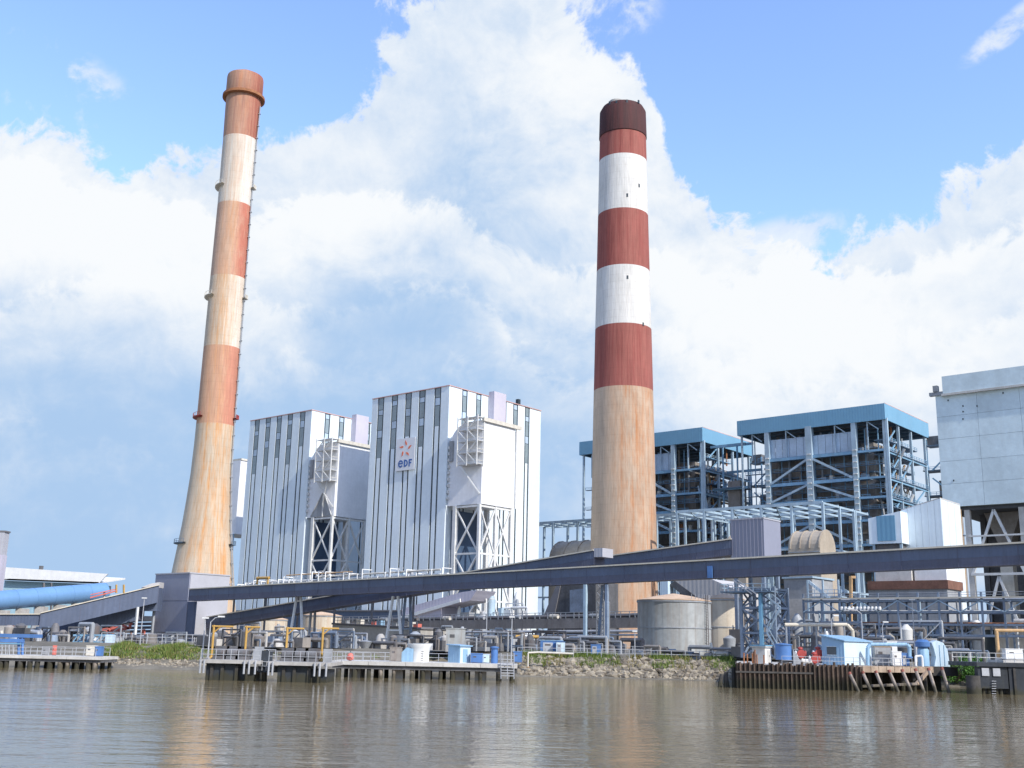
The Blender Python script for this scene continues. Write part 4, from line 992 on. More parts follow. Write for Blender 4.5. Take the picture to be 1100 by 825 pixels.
p = PL(652, 628, A, NR); part('column', 'rack_blue', g1, lambda b: b.beam(V((p.x, p.y, 2)), p, .5))
p2 = PL(633, 628, A+E1*3, NR)
part('brace', 'rack_blue', g1, lambda b: b.beam(V((p.x, p.y, 4))+E1*3-NR*4, PL(640, 628, A, NR)+E1*2, .35))
for px in (860, 960, 1070): pass
# lower rising gallery
a2 = P(216, 663.8, 278); b2 = PL(638, 590.5, a2, NR)
g2, _, _ = gallery('conveyor_gallery', 'rising conveyor gallery passing below and behind the long one', a2, b2, 2.75, 3.4)
aframe(g2, PL(330, 657, a2, NR), NR, E1, 3.4, 2.4, 1.0, 'pipe_grey')
aframe(g2, PL(432, 640, a2, NR), NR, E1, 3.4, 2.4, 1.6, 'rack_blue')
part('end_cap', 'tower_light', g2, lambda b: b.obox(b2+Z*.25-NR*.1, NR*2.0, E1*3.4, -Z*1.6))
# third short gallery up to the lilac box
b3 = P(786, 578.5, 204); a3 = PL(642, 598.5, b3, NR)
g3, _, _ = gallery('conveyor_gallery', 'short conveyor gallery rising past the broad chimney to the lilac box', a3, b3, 3.0, 3.4)
part('column', 'pipe_dark', g3, lambda b: b.beam(V((a3.x, a3.y, GZ))+E1*1.5+NR*1, a3+E1*1.5+NR*1-Z*2.9, .6))
# lilac transfer box at its head
o = P(820, 557, 200); O = V((o.x, o.y, 0)); l_ = (PL(784.5, 562, O, E2)-o).dot(E2); r_ = (PL(838, 560, O, E1)-o).dot(E1)
t = thing('transfer_box', 'lilac grey corrugated transfer box standing above the long conveyor', 'transfer tower', O+Z*GZ, 'conveyor transfer towers')
zb = PL(800, 606, O, E2).z
part('box', 'tower_lilac', t, lambda b: b.obox(O+Z*zb, E2*l_, E1*r_, Z*(o.z-zb)))
part('roof', 'tower_light', t, lambda b: b.obox(O-E1*.1-E2*.1+Z*o.z, E2*(l_+.2), E1*(r_+.2), Z*.25))
for i in range(9): part('rib', 'tower_lilac', t, lambda b: b.obox(O+E2*(l_*(i+.5)/9)-E1*.1+Z*zb, E2*.14, E1*.1, Z*(o.z-zb)))
for u, v in ((.6, .6), (l_-.6, .6), (.6, r_-.6), (l_-.6, r_-.6)): part('leg', 'rack_blue', t, lambda b: b.beam(O+E2*u+E1*v+Z*GZ, O+E2*u+E1*v+Z*zb, .6))
# grey transfer tower at the left end
o = P(204, 616, 272); O = V((o.x, o.y, 0)); l_ = (PL(167.5, 617, O, E2)-o).dot(E2); r_ = (PL(247, 619.5, O, E1)-o).dot(E1)
t = thing('transfer_tower', 'tall grey transfer tower at the foot of the slender chimney', 'transfer tower', O+Z*2.5, 'conveyor transfer towers')
zm = o.z-6.5
part('upper_wall', 'tower_lilac', t, lambda b: b.obox(O+Z*zm, E2*l_, E1*.3, Z*(o.z-zm)))
part('lower_wall', 'tower_lilac', t, lambda b: b.obox(O+Z*2.5+E1*.04, E2*l_, E1*.3, Z*(zm-2.5-.03)))
part('side_wall', 'tower_light', t, lambda b: b.obox(O+E1*.35+Z*2.5, E1*(r_-.35), E2*.3, Z*(o.z-2.5)))  # one grey box: sunlit face painted paler, shaded faces painted darker
part('core', 'tower_lilac', t, lambda b: b.obox(O+E1*.36+E2*.32+Z*2.5, E1*(r_-.5), E2*(l_-.36), Z*(o.z-2.7)))
part('roof_edge', 'tower_light', t, lambda b: b.obox(O-E1*.15-E2*.15+Z*o.z, E2*(l_+.3), E1*(r_+.3), Z*.3))
part('pier', 'gallery', t, lambda b: b.obox(O+NR*.1+E1*.2+Z*2.5, NR*2.8, E1*.6, Z*(PL(208, 646, O, NR).z-2.5)))
part('plinth', 'tower_lilac', t, lambda b: b.obox(O+E2*.8-E1*1.0+Z*2.5, E2*(l_*.55), E1*1.0, Z*3.2))
part('door', 'glass_dark', t, lambda b: b.obox(O+E2*2.0-E1*1.06+Z*2.6, E2*1.4, E1*.05, Z*2.2))
# left hand galleries
a4 = P(44, 658, 262); b4 = PL(171, 628, a4, (P(171, 628, 271)-a4)*V((1, 1, 0)) if False else V(((P(171, 628, 271)-a4).x, (P(171, 628, 271)-a4).y, 0)).normalized())
g4, dh4, nb4 = gallery('conveyor_gallery', 'steep conveyor gallery descending left from the grey transfer tower', a4, b4, 4.3, 4.0, lower=False)
for px, pz in ((44.5, 676), (148, 652)):
    p = PL(px, pz, a4-nb4*.6, dh4); part('trestle_leg', 'steel_white', g4, lambda b: b.beam(V((p.x, p.y, 1.6)), p, .5))
a5 = P(-30, 659.5, 262); b5 = P(44, 659.3, 262.5)
gallery('conveyor_gallery', 'low level conveyor gallery at the left edge', a5, b5, 2.7, 3.6, lower=False)
a6 = P(14, 679, 272); b6 = P(150, 652, 272)
gallery('conveyor_gallery', 'dark conveyor gallery in the shade under the steep one', a6, b6, 3.2, 4, lower=False, gut=False)
t = thing('transfer_house', 'small head house joining the steep gallery to the grey tower', 'transfer tower', V((b4.x, b4.y, GZ)), 'conveyor transfer towers')
q = P(152, 631, 272); part('box', 'gallery', t, lambda b: b.prism([q, q+V((4.2, .5, 0)), q+V((4.2, .5, -5.6)), q-Z*5.6], V((0, 3.5, 0))))
part('hood', 'roof_pale', t, lambda b: b.prism([q+Z*.05, q+V((4.2, .5, .05)), q+V((4.2, .5, 1.4)), q+V((2.2, .3, 1.0))], V((0, 3.5, 0))))
part('post', 'pipe_grey', t, lambda b: b.beam(V((q.x+3, q.y+2, 1)), q+V((3, 2, -5.5)), .5))

# ================================================================== yard between the river and the boilers
# lattice support tower with stairs under the long conveyor
c = PL(815, 622, A, NR); tw = 5.6; O = V((c.x, c.y, 0))-NR*tw/2-E1*.6; zt = c.z-1.2
t = thing('support_tower', 'braced steel support tower with stairs under the long conveyor', 'tower', O+Z*GZ)
legs = [O, O+NR*tw, O+NR*tw+E1*4.4, O+E1*4.4]
for i, p in enumerate(legs): part('leg', 'rack_blue', t, lambda b: b.beam(p+Z*GZ, p+Z*zt, .42))
part('leg', 'fascia_blue', t, lambda b: b.beam(O+NR*tw*.62-E1*.3+Z*GZ, O+NR*tw*.62-E1*.3+Z*(zt-1), .5))
lv = [GZ, 7.2, 11, zt-.4]
for i in range(3):
    for k_ in range(4):
        p, q = legs[k_], legs[(k_+1) % 4]
        part('brace', 'rack_blue', t, lambda b: b.beam(p+Z*lv[i], q+Z*lv[i+1], .22)); part('brace', 'rack_blue', t, lambda b: b.beam(q+Z*lv[i], p+Z*lv[i+1], .22))
        part('tie_beam', 'rack_blue', t, lambda b: b.beam(p+Z*lv[i+1], q+Z*lv[i+1], .32))
dk = part('landing', 'platform_grey', t, lambda b: b.obox(O-NR*3-E1*1.2+Z*(zt-.9), NR*(tw+3.2), E1*4.5, Z*.2))
railing(dk, O-NR*3-E1*1.2+Z*(zt-.7), O+NR*tw-E1*1.2+Z*(zt-.7), 1.1, 1.4, 'steel_pale', .09)
railing(dk, O-NR*3-E1*1.2+Z*(zt-.7), O-NR*3+E1*3-Z*.7+Z*zt, 1.1, 1.4, 'steel_pale', .09)
sta = part('stair', 'galv', t, lambda b: [b.beam(O-NR*.6-E1*1.3+Z*(zt+1.0)+NR*u, O+NR*2.6-E1*1.3+Z*(zt-1.2)+NR*u, .08, .16) for u in (0, .7)])
for z0, z1, u0, u1 in ((zt-1.4, 11, 4.5, 6.8), (11, 7.2, 6.8, 4.5), (7.2, GZ, 4.5, 6.8)):
    part('stair', 'steel_pale', t, lambda b: (b.beam(O+NR*u0-E1*.5+Z*z0, O+NR*u1-E1*.5+Z*z1, .14, .25), b.beam(O+NR*u0-E1*.5+Z*(z0+1), O+NR*u1-E1*.5+Z*(z1+1), .1)))
part('sign_panel', 'blue_paint', g1, lambda b: b.obox(PL(759.5, 608, A-E1*.3, NR), NR*.9, E1*.15, -Z*1.9))
# lattice tower at the broad chimney
p = PL(641, 640, A+E1*5, NR); O = V((p.x, p.y, 0))
t = thing('lattice_mast', 'slim lattice mast under the conveyor in front of the broad chimney', 'mast', O+Z*GZ)
for a_, b_ in ((0, 0), (1.6, 0), (1.6, 1.6), (0, 1.6)): part('leg', 'pipe_grey', t, lambda b: b.beam(O+NR*a_+E1*b_+Z*GZ, O+NR*a_+E1*b_+Z*(p.z-1), .16))
for i in range(9):
    z0 = GZ+i*1.5
    part('brace', 'pipe_grey', t, lambda b: (b.beam(O+Z*z0, O+NR*1.6+Z*(z0+1.5), .1), b.beam(O+NR*1.6+Z*z0, O+Z*(z0+1.5), .1)))

# tanks
def tank(px0, px1, pytop, Y, label, wall, roof, cone=1.3, ladder=True, zb=GZ-.3, nseg=28):
    a_ = G((px0+px1)/2, Y, 8); r = (px1-px0)/2*Y/1185; zt = P((px0+px1)/2, pytop, Y-r*.4).z; c = V((a_.x, a_.y, 0))
    t = thing('storage_tank', label, 'tank', c+Z*zb, 'storage tanks in the yard')
    for i in range(nseg):           # shell plates, each its own piece
        w = 2*pi/nseg
        part('shell_plate', wall, t, lambda b: b.lathe(c, [(r+(.02 if i % 2 else 0), zb), (r+(.02 if i % 2 else 0), zt)], 3, w*i, w*(i+1), cap=False))
    part('roof', roof, t, lambda b: b.lathe(c, [(r+.12, zt-.05), (r+.12, zt+.08), (r*.5, zt+cone*.65), (.2, zt+cone)], 48, cap=True))
    part('rim', 'pipe_grey', t, lambda b: b.lathe(c, [(r+.02, zt-.35), (r+.16, zt-.35), (r+.16, zt-.12), (r+.02, zt-.12)], 48, cap=False))
    for zz in (.5,): part('hoop', 'pipe_grey', t, lambda b: b.lathe(c, [(r+.03, zb+(zt-zb)*zz), (r+.12, zb+(zt-zb)*zz), (r+.12, zb+(zt-zb)*zz+.18), (r+.03, zb+(zt-zb)*zz+.18)], 48, cap=False))
    if ladder:
        a2_ = radians(-42); e = V((cos(a2_), sin(a2_), 0)); b = MB()
        for s in (-.3, .3): b.beam(c+e*(r+.35)+V((-e.y, e.x, 0))*s+Z*zb, c+e*(r+.35)+V((-e.y, e.x, 0))*s+Z*(zt+1), .09)
        z = zb+.4
        while z < zt+.8: b.beam(c+e*(r+.35)-V((-e.y, e.x, 0))*.3+Z*z, c+e*(r+.35)+V((-e.y, e.x, 0))*.3+Z*z, .06); z += .45
        b.build('ladder', 'pipe_dark', t)
        rl = MB()
        for k_ in range(10):
            a3_ = radians(-70+k_*7); q = c+V((cos(a3_)*(r-.1), sin(a3_)*(r-.1), zt)); rl.beam(q, q+Z*1.1, .07)
        rl.build('roof_rail', 'galv', t)
    return t, c, r, zt
tank(685.5, 763, 645, 197, 'large grey metal storage tank with tan conical roof in front of the broad chimney', 'tank_grey', 'tank_roof')
tank(754, 800, 643.5, 214, 'streaked storage tank behind the large grey tank', 'tank_rusty', 'tank_roof', 1.0, False)
tank(323, 366, 661, 300, 'rust streaked cream tank beneath the rising conveyor', 'tank_rusty', 'tank_roof', 1.0, False)
tank(270, 308, 665, 305, 'rust streaked tank behind the yellow davits', 'tank_rusty', 'tank_roof', 1.0, False)
tank(425, 452, 684, 205, 'small pale vat standing behind the pier', 'tank_grey', 'gallery_roof', .4, False)

# pipe bridge / belt with handrails, running parallel to the conveyors
a7 = P(365, 668, 300); b7 = PL(692, 663, a7, NR)
t = thing('pipe_bridge', 'long dark pipe bridge with handrails in front of the broad chimney base', 'pipe bridge', V((a7.x, a7.y, GZ)))
n = 26
for i in range(n):
    p = a7.lerp(b7, i/n); q = a7.lerp(b7, (i+1)/n)
    part('side_panel', 'belt_brown', t, lambda b: b.prism([p+NR*.02, q-NR*.02, q-NR*.02-Z*2.2, p+NR*.02-Z*2.2], E1*.3))
    part('handrail_post', 'pipe_grey', t, lambda b: b.beam(p, p+Z*1.3, .16)); part('handrail_post', 'pipe_grey', t, lambda b: b.beam(p+NR*1.4, p+NR*1.4+Z*1.3, .12))
    if i % 2 == 0: part('support', 'pipe_dark', t, lambda b: b.beam(V((p.x, p.y, GZ))+E1*1, p+E1*1-Z*2.2, .4))
    if i % 3 == 1: part('drum', random.choice(['pipe_grey', 'pipe_dark', 'steel_cream']), t, lambda b: b.tube(p+E1*1+Z*.5, p+E1*1+NR*2.2+Z*.5, .5, 10))
for dz, r in ((-2.9, .32), (-3.7, .22)): part('pipe', 'galv', t, lambda b: b.tube(a7-E1*.5+Z*dz, b7-E1*.5+Z*dz, r, 8))
part('handrail', 'pipe_grey', t, lambda b: (b.beam(a7+Z*1.3, b7+Z*1.3, .12), b.beam(a7+Z*.7, b7+Z*.7, .1)))
part('pipe', 'pipe_dark', t, lambda b: b.tube(a7+E1*2+Z*.4, b7+E1*2+Z*.4, .55, 8))

# wall of plant behind the pipe bridge, so that the yard reads as crowded
r2 = random.Random(21)
def cluster(label, px0, px1, Y, zmax, n, ms, seed, name='plant_unit'):
    rr = random.Random(seed); c = G((px0+px1)/2, Y, GZ); t = thing(name, label, 'machinery', V((c.x, c.y, GZ)))
    for i in range(n):
        x = G(rr.uniform(px0, px1), Y, GZ); o_ = V((x.x, Y+rr.uniform(-3, 3), GZ)); k_ = rr.random(); m_ = rr.choice(ms)
        h = rr.uniform(.3, 1)*(zmax-GZ)
        if k_ < .35: part('vessel', m_, t, lambda b: b.lathe(o_, [(.01, 0), (rr.uniform(.5, 1.3),  0), (rr.uniform(.5, 1.3), h*.85), (.3, h), (.01, h)], 14, cap=False))
        elif k_ < .6: part('cabinet', m_, t, lambda b: b.cbox(o_, rr.uniform(1, 4), rr.uniform(1, 2.5), h*.7, NR, E1))
        elif k_ < .85:
            o2 = o_+NR*rr.uniform(2, 7); part('pipe', m_, t, lambda b: b.pipe([o_, o_+Z*h, o2+Z*h, o2], rr.uniform(.12, .35), 7))
        else:
            o2 = o_+NR*rr.uniform(3, 7)
            part('stand', m_, t, lambda b: [b.beam(o_, o_+Z*h, .2), b.beam(o2, o2+Z*h, .2), b.beam(o_+Z*h, o2+Z*h, .25), b.beam(o_, o2+Z*h, .14)])
    return t
dull = ['pipe_grey', 'pipe_dark', 'casing_grey', 'belt_brown', 'rack_blue', 'concrete']
cluster('tangle of grey pipework below the pipe bridge left of the broad chimney', 450, 560, 262, 9, 34, dull+['pipe_dark'], 31)
cluster('dark machinery below the pipe bridge near the broad chimney', 560, 650, 240, 8, 24, dull+['pipe_dark', 'glass_dark'], 32)
cluster('dark pumps and vessels under the right hand pipe rack', 868, 960, 190, 9.5, 34, dull+['pipe_dark', 'pipe_dark'], 33)
cluster('pale pipework beyond the pipe rack beside the dark gate', 955, 1100, 186, 10.5, 30, dull+['white_paint', 'steel_white'], 34)
cluster('pale blue steelwork in front of the logo building base', 490, 560, 300, 19, 30, ['steel_white', 'steel_pale', 'white_paint', 'pipe_grey'], 35)
cluster('grey plant around the foot of the support tower', 775, 868, 205, 12, 24, ['casing_grey', 'pipe_grey', 'concrete', 'belt_brown'], 36)
cluster('grey vessels under the rising conveyor', 225, 330, 285, 9, 18, ['concrete', 'pipe_grey', 'casing_grey', 'white_paint'], 37)

mix_ = ['pipe_grey', 'casing_grey', 'galv', 'concrete', 'casing_brown', 'belt_brown', 'pipe_dark', 'pipe_dark', 'rack_blue', 'concrete_dark']
for k_, (x0, x1, Y_, zm_, n_, lb) in enumerate([
    (226, 300, 178, 6.2, 26, 'grey pipes and cabinets on the bank behind the left dolphin'),
    (300, 362, 182, 6.6, 24, 'grey pipes and cabinets on the bank behind the pier head dolphin'),
    (362, 440, 190, 6.0, 26, 'low grey equipment in front of the flat roofed building'),
    (440, 500, 186, 7.0, 26, 'low equipment behind the light blue pier hut'),
    (500, 570, 188, 6.6, 30, 'cabinets and pipes behind the upright blue drum'),
    (570, 690, 192, 6.2, 40, 'low pipes and boxes behind the bank railing left of the large tank'),
    (690, 790, 183, 5.0, 22, 'low pipes at the foot of the large grey tank'),
    (110, 200, 196, 5.6, 26, 'low grey equipment behind the grassy bank'),
    (0, 110, 190, 6.6, 40, 'dark plant behind the left pier'),
    (790, 880, 178, 7.0, 26, 'pipes and cabinets behind the white kiosk and blue drum'),
    (930, 1010, 166, 7.0, 34, 'pipes and pumps behind the light blue pipe arch'),
    (870, 940, 172, 9.0, 24, 'dark pipework behind the pale blue cabin')]):
    cluster(lb, x0, x1, Y_, zm_, n_, mix_+(['pipe_dark', 'pipe_dark', 'rack_blue'] if x0 in (0, 870, 930) else []), 50+k_, 'yard_equipment')
# low buildings
def shed(px0, px1, pt0, pt1, Y, depth, label, wall, roof, slope=0.0, name='shed'):
    a_ = P(px0, pt0, Y); b_ = PL(px1, pt1, a_, NR); O = V((a_.x, a_.y, GZ)); L_ = (b_-a_).dot(NR)
    t = thing(name, label, 'shed', O, 'low buildings of the yard')
    part('wall', wall, t, lambda b: b.prism([O, O+NR*L_, O+NR*L_+Z*(b_.z-GZ), O+Z*(a_.z-GZ)], E1*depth))
    part('roof', roof, t, lambda b: b.prism([a_+Z*.03-E1*.3-NR*.3, b_+Z*.03-E1*.3+NR*.3, b_+Z*.4-E1*.3+NR*.3, a_+Z*.4-E1*.3-NR*.3], E1*(depth+.6)))
    return t, O, L_, a_, b_
t, O, L_, a_, b_ = shed(358, 448, 671, 676, 252, 12, 'grey flat roofed building under the conveyors left of the pier huts', 'concrete', 'roof_slate')
for i in range(7): part('roof_unit', ('pipe_grey', 'steel_cream', 'red_pale', 'hut_blue')[i % 4], t, lambda b: b.cbox(a_.lerp(b_, (i+.5)/7)+E1*(2+i % 3)+Z*.4, 1.4, 1.2, .7+.3*(i % 2), NR, E1))
railing(t, a_+Z*.4, b_+Z*.4, 1.2, 1.5, 'pipe_grey', .1)
# dark coal chute with slanting side left of the broad chimney
p0 = P(583, 661, 262); O = V((p0.x, p0.y, GZ))
t = thing('coal_chute', 'dark slanting chute building left of the broad chimney', 'building', O)
q = [PL(x, y, O, NR) for x, y in ((583, 668), (600, 628), (640, 625), (640, 668))]
q[0].z = GZ; q[3].z = GZ; part('wall', 'concrete_dark', t, lambda b: b.prism(q, E1*9))
q2 = [PL(x, y, O-E1*.3, NR) for x, y in ((581, 668), (598, 628), (602, 628), (594, 668))]
part('slope', 'roof_slate', t, lambda b: b.prism(q2, E1*9.4))
part('panel', 'rack_blue', t, lambda b: b.prism([PL(x, y, O-E1*.35, NR) for x, y in ((612, 634), (628, 632), (628, 658), (612, 658))], E1*.1))
# pale sloping roof right of the tank
p0 = P(722, 640, 236); O = V((p0.x, p0.y, GZ))
t = thing('sloped_building', 'building with pale sloping roof right of the broad chimney', 'building', O)
q = [PL(x, y, O, NR) for x, y in ((722, 622), (764, 622), (792, 634), (792, 668), (755, 668), (742, 640))]
q[3].z = GZ; q[4].z = GZ; part('wall', 'roof_pale', t, lambda b: b.prism(q, E1*10))
part('underside', 'concrete_dark', t, lambda b: b.prism([PL(x, y, O-E1*.2, NR) for x, y in ((719, 628), (725, 624), (748, 641), (742, 646))], E1*8))
part('vent', 'hut_pale', t, lambda b: b.cbox(PL(716, 645, O, NR), 2, 2, 4, NR, E1))
part('vent_pipe', 'fascia_blue', t, lambda b: b.tube(PL(714, 660, O, NR), PL(714, 628, O, NR), .3, 8))
t, O, L_, a_, b_ = shed(842, 872, 622, 621, 225, 10, 'plain grey building behind the support tower', 'casing_grey', 'steel_pale')
part('panel', 'concrete', t, lambda b: b.obox(O+NR*1-E1*.1+Z*2, NR*(L_-2), E1*.08, Z*(a_.z-GZ-6)))
# pale wedge of roof below the logo building
t = thing('lean_to', 'lilac lean to roof below the logo building', 'shed', P(480, 668, 300)*V((1, 1, 0)) if False else V((P(480, 668, 300).x, 300, GZ)), 'low buildings of the yard')
q = [PL(x, y, V((P(480, 668, 300).x, 300, 0)), NR) for x, y in ((432, 665), (432, 654), (496, 636), (512, 634), (505, 645), (474, 652), (474, 665))]
q[0].z = GZ; q[-1].z = GZ; part('wall', 'clad_lilac', t, lambda b: b.prism(q[:], E1*8))
part('eave', 'white_paint', t, lambda b: b.beam(q[1]-E1*.4-Z*2.6, q[2]-E1*.4-Z*2.2, .4, .9))
# dark blue fill along the boiler houses' plinth
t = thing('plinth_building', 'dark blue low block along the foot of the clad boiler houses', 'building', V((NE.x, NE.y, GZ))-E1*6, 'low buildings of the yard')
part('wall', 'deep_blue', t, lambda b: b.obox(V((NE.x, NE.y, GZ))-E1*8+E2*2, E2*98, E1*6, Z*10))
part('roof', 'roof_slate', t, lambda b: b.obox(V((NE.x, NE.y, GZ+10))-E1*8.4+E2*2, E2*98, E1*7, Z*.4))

# white pipe deck above the long conveyor at the left
a8 = P(246, 627, 296); b8 = PL(472, 617, a8, NR)
t = thing('pipe_rack', 'white pipework deck seen over the long conveyor below the clad boiler houses', 'pipe rack', V((a8.x, a8.y, GZ)), 'pipe racks')
part('deck', 'concrete_pale', t, lambda b: b.prism([a8-Z*1.2, b8-Z*1.2, b8-Z*1.7, a8-Z*1.7], E1*4))
n = 34
for i in range(n+1):
    p = a8.lerp(b8, i/n)-Z*1.2; p = p+NR*random.uniform(-.9, .9); h = random.uniform(1.0, 2.9)*(.4+.75*min(1, i/14))
    part('post', 'white_paint', t, lambda b: (b.beam(p, p+Z*h, .24), b.beam(p+Z*h, p+(E1*3 if i % 4 else NR*1.5)+Z*h, .18)))
    if i % 3: part('valve', random.choice(['white_paint', 'steel_cream', 'hut_pale', 'galv']), t, lambda b: b.cbox(p+E1*.8+NR*.6, 1.0, .8, h*random.uniform(.4, .8), NR, E1))
    if i % 6 == 0: part('support', 'pipe_dark', t, lambda b: b.beam(V((p.x, p.y, GZ))+E1*2, p+E1*2-Z*.5, .4))
part('pipe', 'steel_cream', t, lambda b: b.tube(a8.lerp(b8, .45)+Z*.7+E1*.3, b8+Z*1.1+E1*.3, .22, 8))
part('pipe', 'white_paint', t, lambda b: b.tube(a8.lerp(b8, .12)+Z*0+E1*.5, b8+E1*.5+Z*.1, .2, 8))
part('pipe', 'amber', t, lambda b: b.tube(a8.lerp(b8, .3)+Z*1.5+E1*.5, a8.lerp(b8, .62)+E1*.5+Z*1.6, .14, 8))
p = PL(276, 621, a8-E1*1, NR)
t = thing('yellow_gantry', 'yellow lifting frame on the white pipe deck near the slender chimney', 'gantry', p-Z*1.6)
part('beam', 'yellow', t, lambda b: b.tube(p, p+NR*5, .35, 8)); part('post', 'yellow', t, lambda b: b.beam(p-Z*1.6+NR*.2, p+NR*.2, .35)); part('post', 'yellow', t, lambda b: b.beam(p-Z*1.6+NR*4.6, p+NR*4.6, .35))

# right hand pipe rack: blue grey truss on several levels
a9 = P(863, 646, 198); b9 = PL(1100, 640, a9, NR); b9 = a9+(b9-a9)*1.1; b9.z = a9.z
t = thing('pipe_rack', 'multi level blue grey pipe rack on the right behind the pale blue cabin', 'pipe rack', V((a9.x, a9.y, GZ)), 'pipe racks')
n = 12; lv = [0, -1.9, -3.9, -5.6]
for dz in lv:
    for e in (0, 4): part('chord', 'rack_blue', t, lambda b: b.beam(a9+E1*e+Z*dz, b9+E1*e+Z*dz, .28, .36))
part('cable_tray', 'gutter', t, lambda b: b.prism([a9+Z*.55-E1*.4, b9+Z*.55-E1*.4, b9+Z*.3-E1*.4, a9+Z*.3-E1*.4], E1*.5))
for i in range(n+1):
    p = a9.lerp(b9, i/n)
    for e in (0, 4): part('upright', 'rack_blue', t, lambda b: b.beam(V((p.x, p.y, GZ if i % 2 == 0 else a9.z-5.6))+E1*e, p+E1*e+Z*(1.3 if e == 0 else .2), .3))
    part('cross_beam', 'rack_blue', t, lambda b: [b.beam(p+Z*dz, p+E1*4+Z*dz, .25) for dz in lv])
    if i < n:
        q = a9.lerp(b9, (i+1)/n); s = (0, -1.9) if i % 2 else (-1.9, 0)
        part('brace', 'steel_pale', t, lambda b: b.beam(p+Z*s[0]-E1*.1, q+Z*s[1]-E1*.1, .17))
        if i % 3: part('brace', 'rack_blue', t, lambda b: b.beam(p+Z*(-3.9 if i % 2 else -5.6), q+Z*(-5.6 if i % 2 else -3.9), .15))
rr = random.Random(5)
for j in range(16):
    dz = rr.choice(lv)+.25; e = rr.uniform(.3, 3.7); u0 = rr.uniform(0, .45); u1 = rr.uniform(.55, 1)
    part('pipe', rr.choice(['pipe_grey', 'galv', 'pipe_dark', 'steel_pale', 'white_paint', 'rust', 'rack_blue']), t, lambda b: b.tube(a9.lerp(b9, u0)+E1*e+Z*dz, a9.lerp(b9, u1)+E1*e+Z*dz, rr.uniform(.1, .26), 8))
for j in range(22):
    u = rr.uniform(0, 1); p = a9.lerp(b9, u)+E1*rr.uniform(-.3, 3); z1 = rr.choice(lv); 
    part('drop_pipe', rr.choice(['pipe_grey', 'galv', 'pipe_dark', 'steel_pale', 'white_paint']), t, lambda b: b.tube(V((p.x, p.y, GZ+rr.uniform(0, 3))), p+Z*z1, rr.uniform(.07, .18), 7))
part('handrail', 'galv', t, lambda b: (b.beam(a9+Z*1.3, b9+Z*1.3, .09), b.beam(a9+Z*.9, b9+Z*.9, .07)))
q = P(935, 654, 190)
part('insulator_row', 'white_paint', t, lambda b: [b.lathe(PL(904+4.1*i, 653.5, a9-E1*.5, NR), [(.01, -.3), (.22, -.3), (.3, 0), (.2, .3), (.01, .3)], 8, cap=False) for i in range(11)])
# vertical posts + blue steps at (860-890, 620-645)
t = thing('stair_platform', 'pale blue stair platform above the pipe rack behind the support tower', 'platform', G(868, 206, GZ))
O = P(868, 642, 206)
for u in (0, 3, 6):
    part('post', 'steel_pale', t, lambda b: b.beam(V((O.x, O.y, GZ))+NR*u, O+NR*u+Z*3.2, .3))
part('deck', 'steel_pale', t, lambda b: b.obox(O, NR*6.5, E1*2.5, Z*.2)); railing(t, O+Z*.2, O+NR*6.5+Z*.2, 1.2, 1.2, 'hut_pale', .1)
part('stair', 'hut_pale', t, lambda b: b.beam(O+NR*.2+Z*3, O+NR*4.2-Z*.2, .2, .5))
part('amber_post', 'amber', t, lambda b: b.beam(G(914, 204, GZ), P(914, 619, 204), .5)); part('amber_post', 'amber', t, lambda b: b.beam(P(914, 620, 204), P(919, 620, 204), .45))

# dark gate and pale walls at the far right, ground level
o = P(1012, 676, 188); O = V((o.x, o.y, GZ))
t = thing('gate_building', 'low building with a dark open doorway right of the pipe rack', 'building', O, 'low buildings of the yard')
part('opening_fill', 'clad_core', t, lambda b: b.obox(O, NR*8.5, E1*6, Z*(o.z-GZ)))
part('lintel', 'concrete', t, lambda b: b.obox(O-E1*.2+Z*(o.z-GZ), NR*30, E1*6.4, Z*.5))
part('wall', 'concrete_pale', t, lambda b: b.obox(O+NR*8.52-E1*.15, NR*22, E1*6.2, Z*(o.z-GZ)))
part('wall', 'concrete', t, lambda b: b.obox(O-NR*6.5, NR*6.48, E1*6, Z*(o.z-GZ)))

# ================================================================== far left
q = P(-20, 571, 310); r = P(10.5, 571, 310)
t = thing('silo_building', 'pale lilac building cut by the left edge', 'building', V((q.x, 310, GZ)))
part('wall', 'clad_lilac', t, lambda b: b.obox(V((q.x-10, 310, GZ)), V((r.x-q.x+8.8, 0, 0)), V((0, 3, 0)), Z*(P(0, 596, 310).z-GZ)))
part('upper_wall', 'tower_light', t, lambda b: b.obox(V((q.x-10, 310.05, P(0, 596, 310).z+.02)), V((r.x-q.x+8.6, 0, 0)), V((0, 3, 0)), Z*(q.z-P(0, 596, 310).z)))
part('roof_edge', 'roof_slate', t, lambda b: b.obox(V((q.x-10, 309.9, q.z+.03)), V((r.x-q.x+8.9, 0, 0)), V((0, 3.2, 0)), Z*.4))
# shed with white roof
q = [P(x, y, 345) for x, y in ((2, 609), (116, 616.5), (106, 627), (2, 623))]
t = thing('long_shed', 'long low teal shed with a bright white roof at far left', 'shed', V((q[0].x, 345, GZ)), 'low buildings of the yard')
part('roof', 'white_paint', t, lambda b: b.prism([q[3], q[2], q[2]+V((2.6, 16, 2.2)), q[3]+V((2.6, 16, 2.6))], Z*.5))
part('gable', 'white_paint', t, lambda b: b.prism([q[0], q[1], q[2], q[3]], V((0, .5, 0))))
part('wall', 'shed_teal', t, lambda b: b.prism([V((q[3].x, 347, GZ)), V((q[2].x-1, 347, GZ)), V((q[2].x-1, 347, q[2].z-.1)), V((q[3].x, 347, q[3].z-.1))], V((0, 12, 0))))
for px in (47, 55): part('post', 'pipe_dark', t, lambda b: b.beam(G(px, 343, GZ), P(px, 626, 343), .5))
part('vent', 'pipe_dark', t, lambda b: b.cbox(P(44, 612, 349), 1, 1, 1.2))
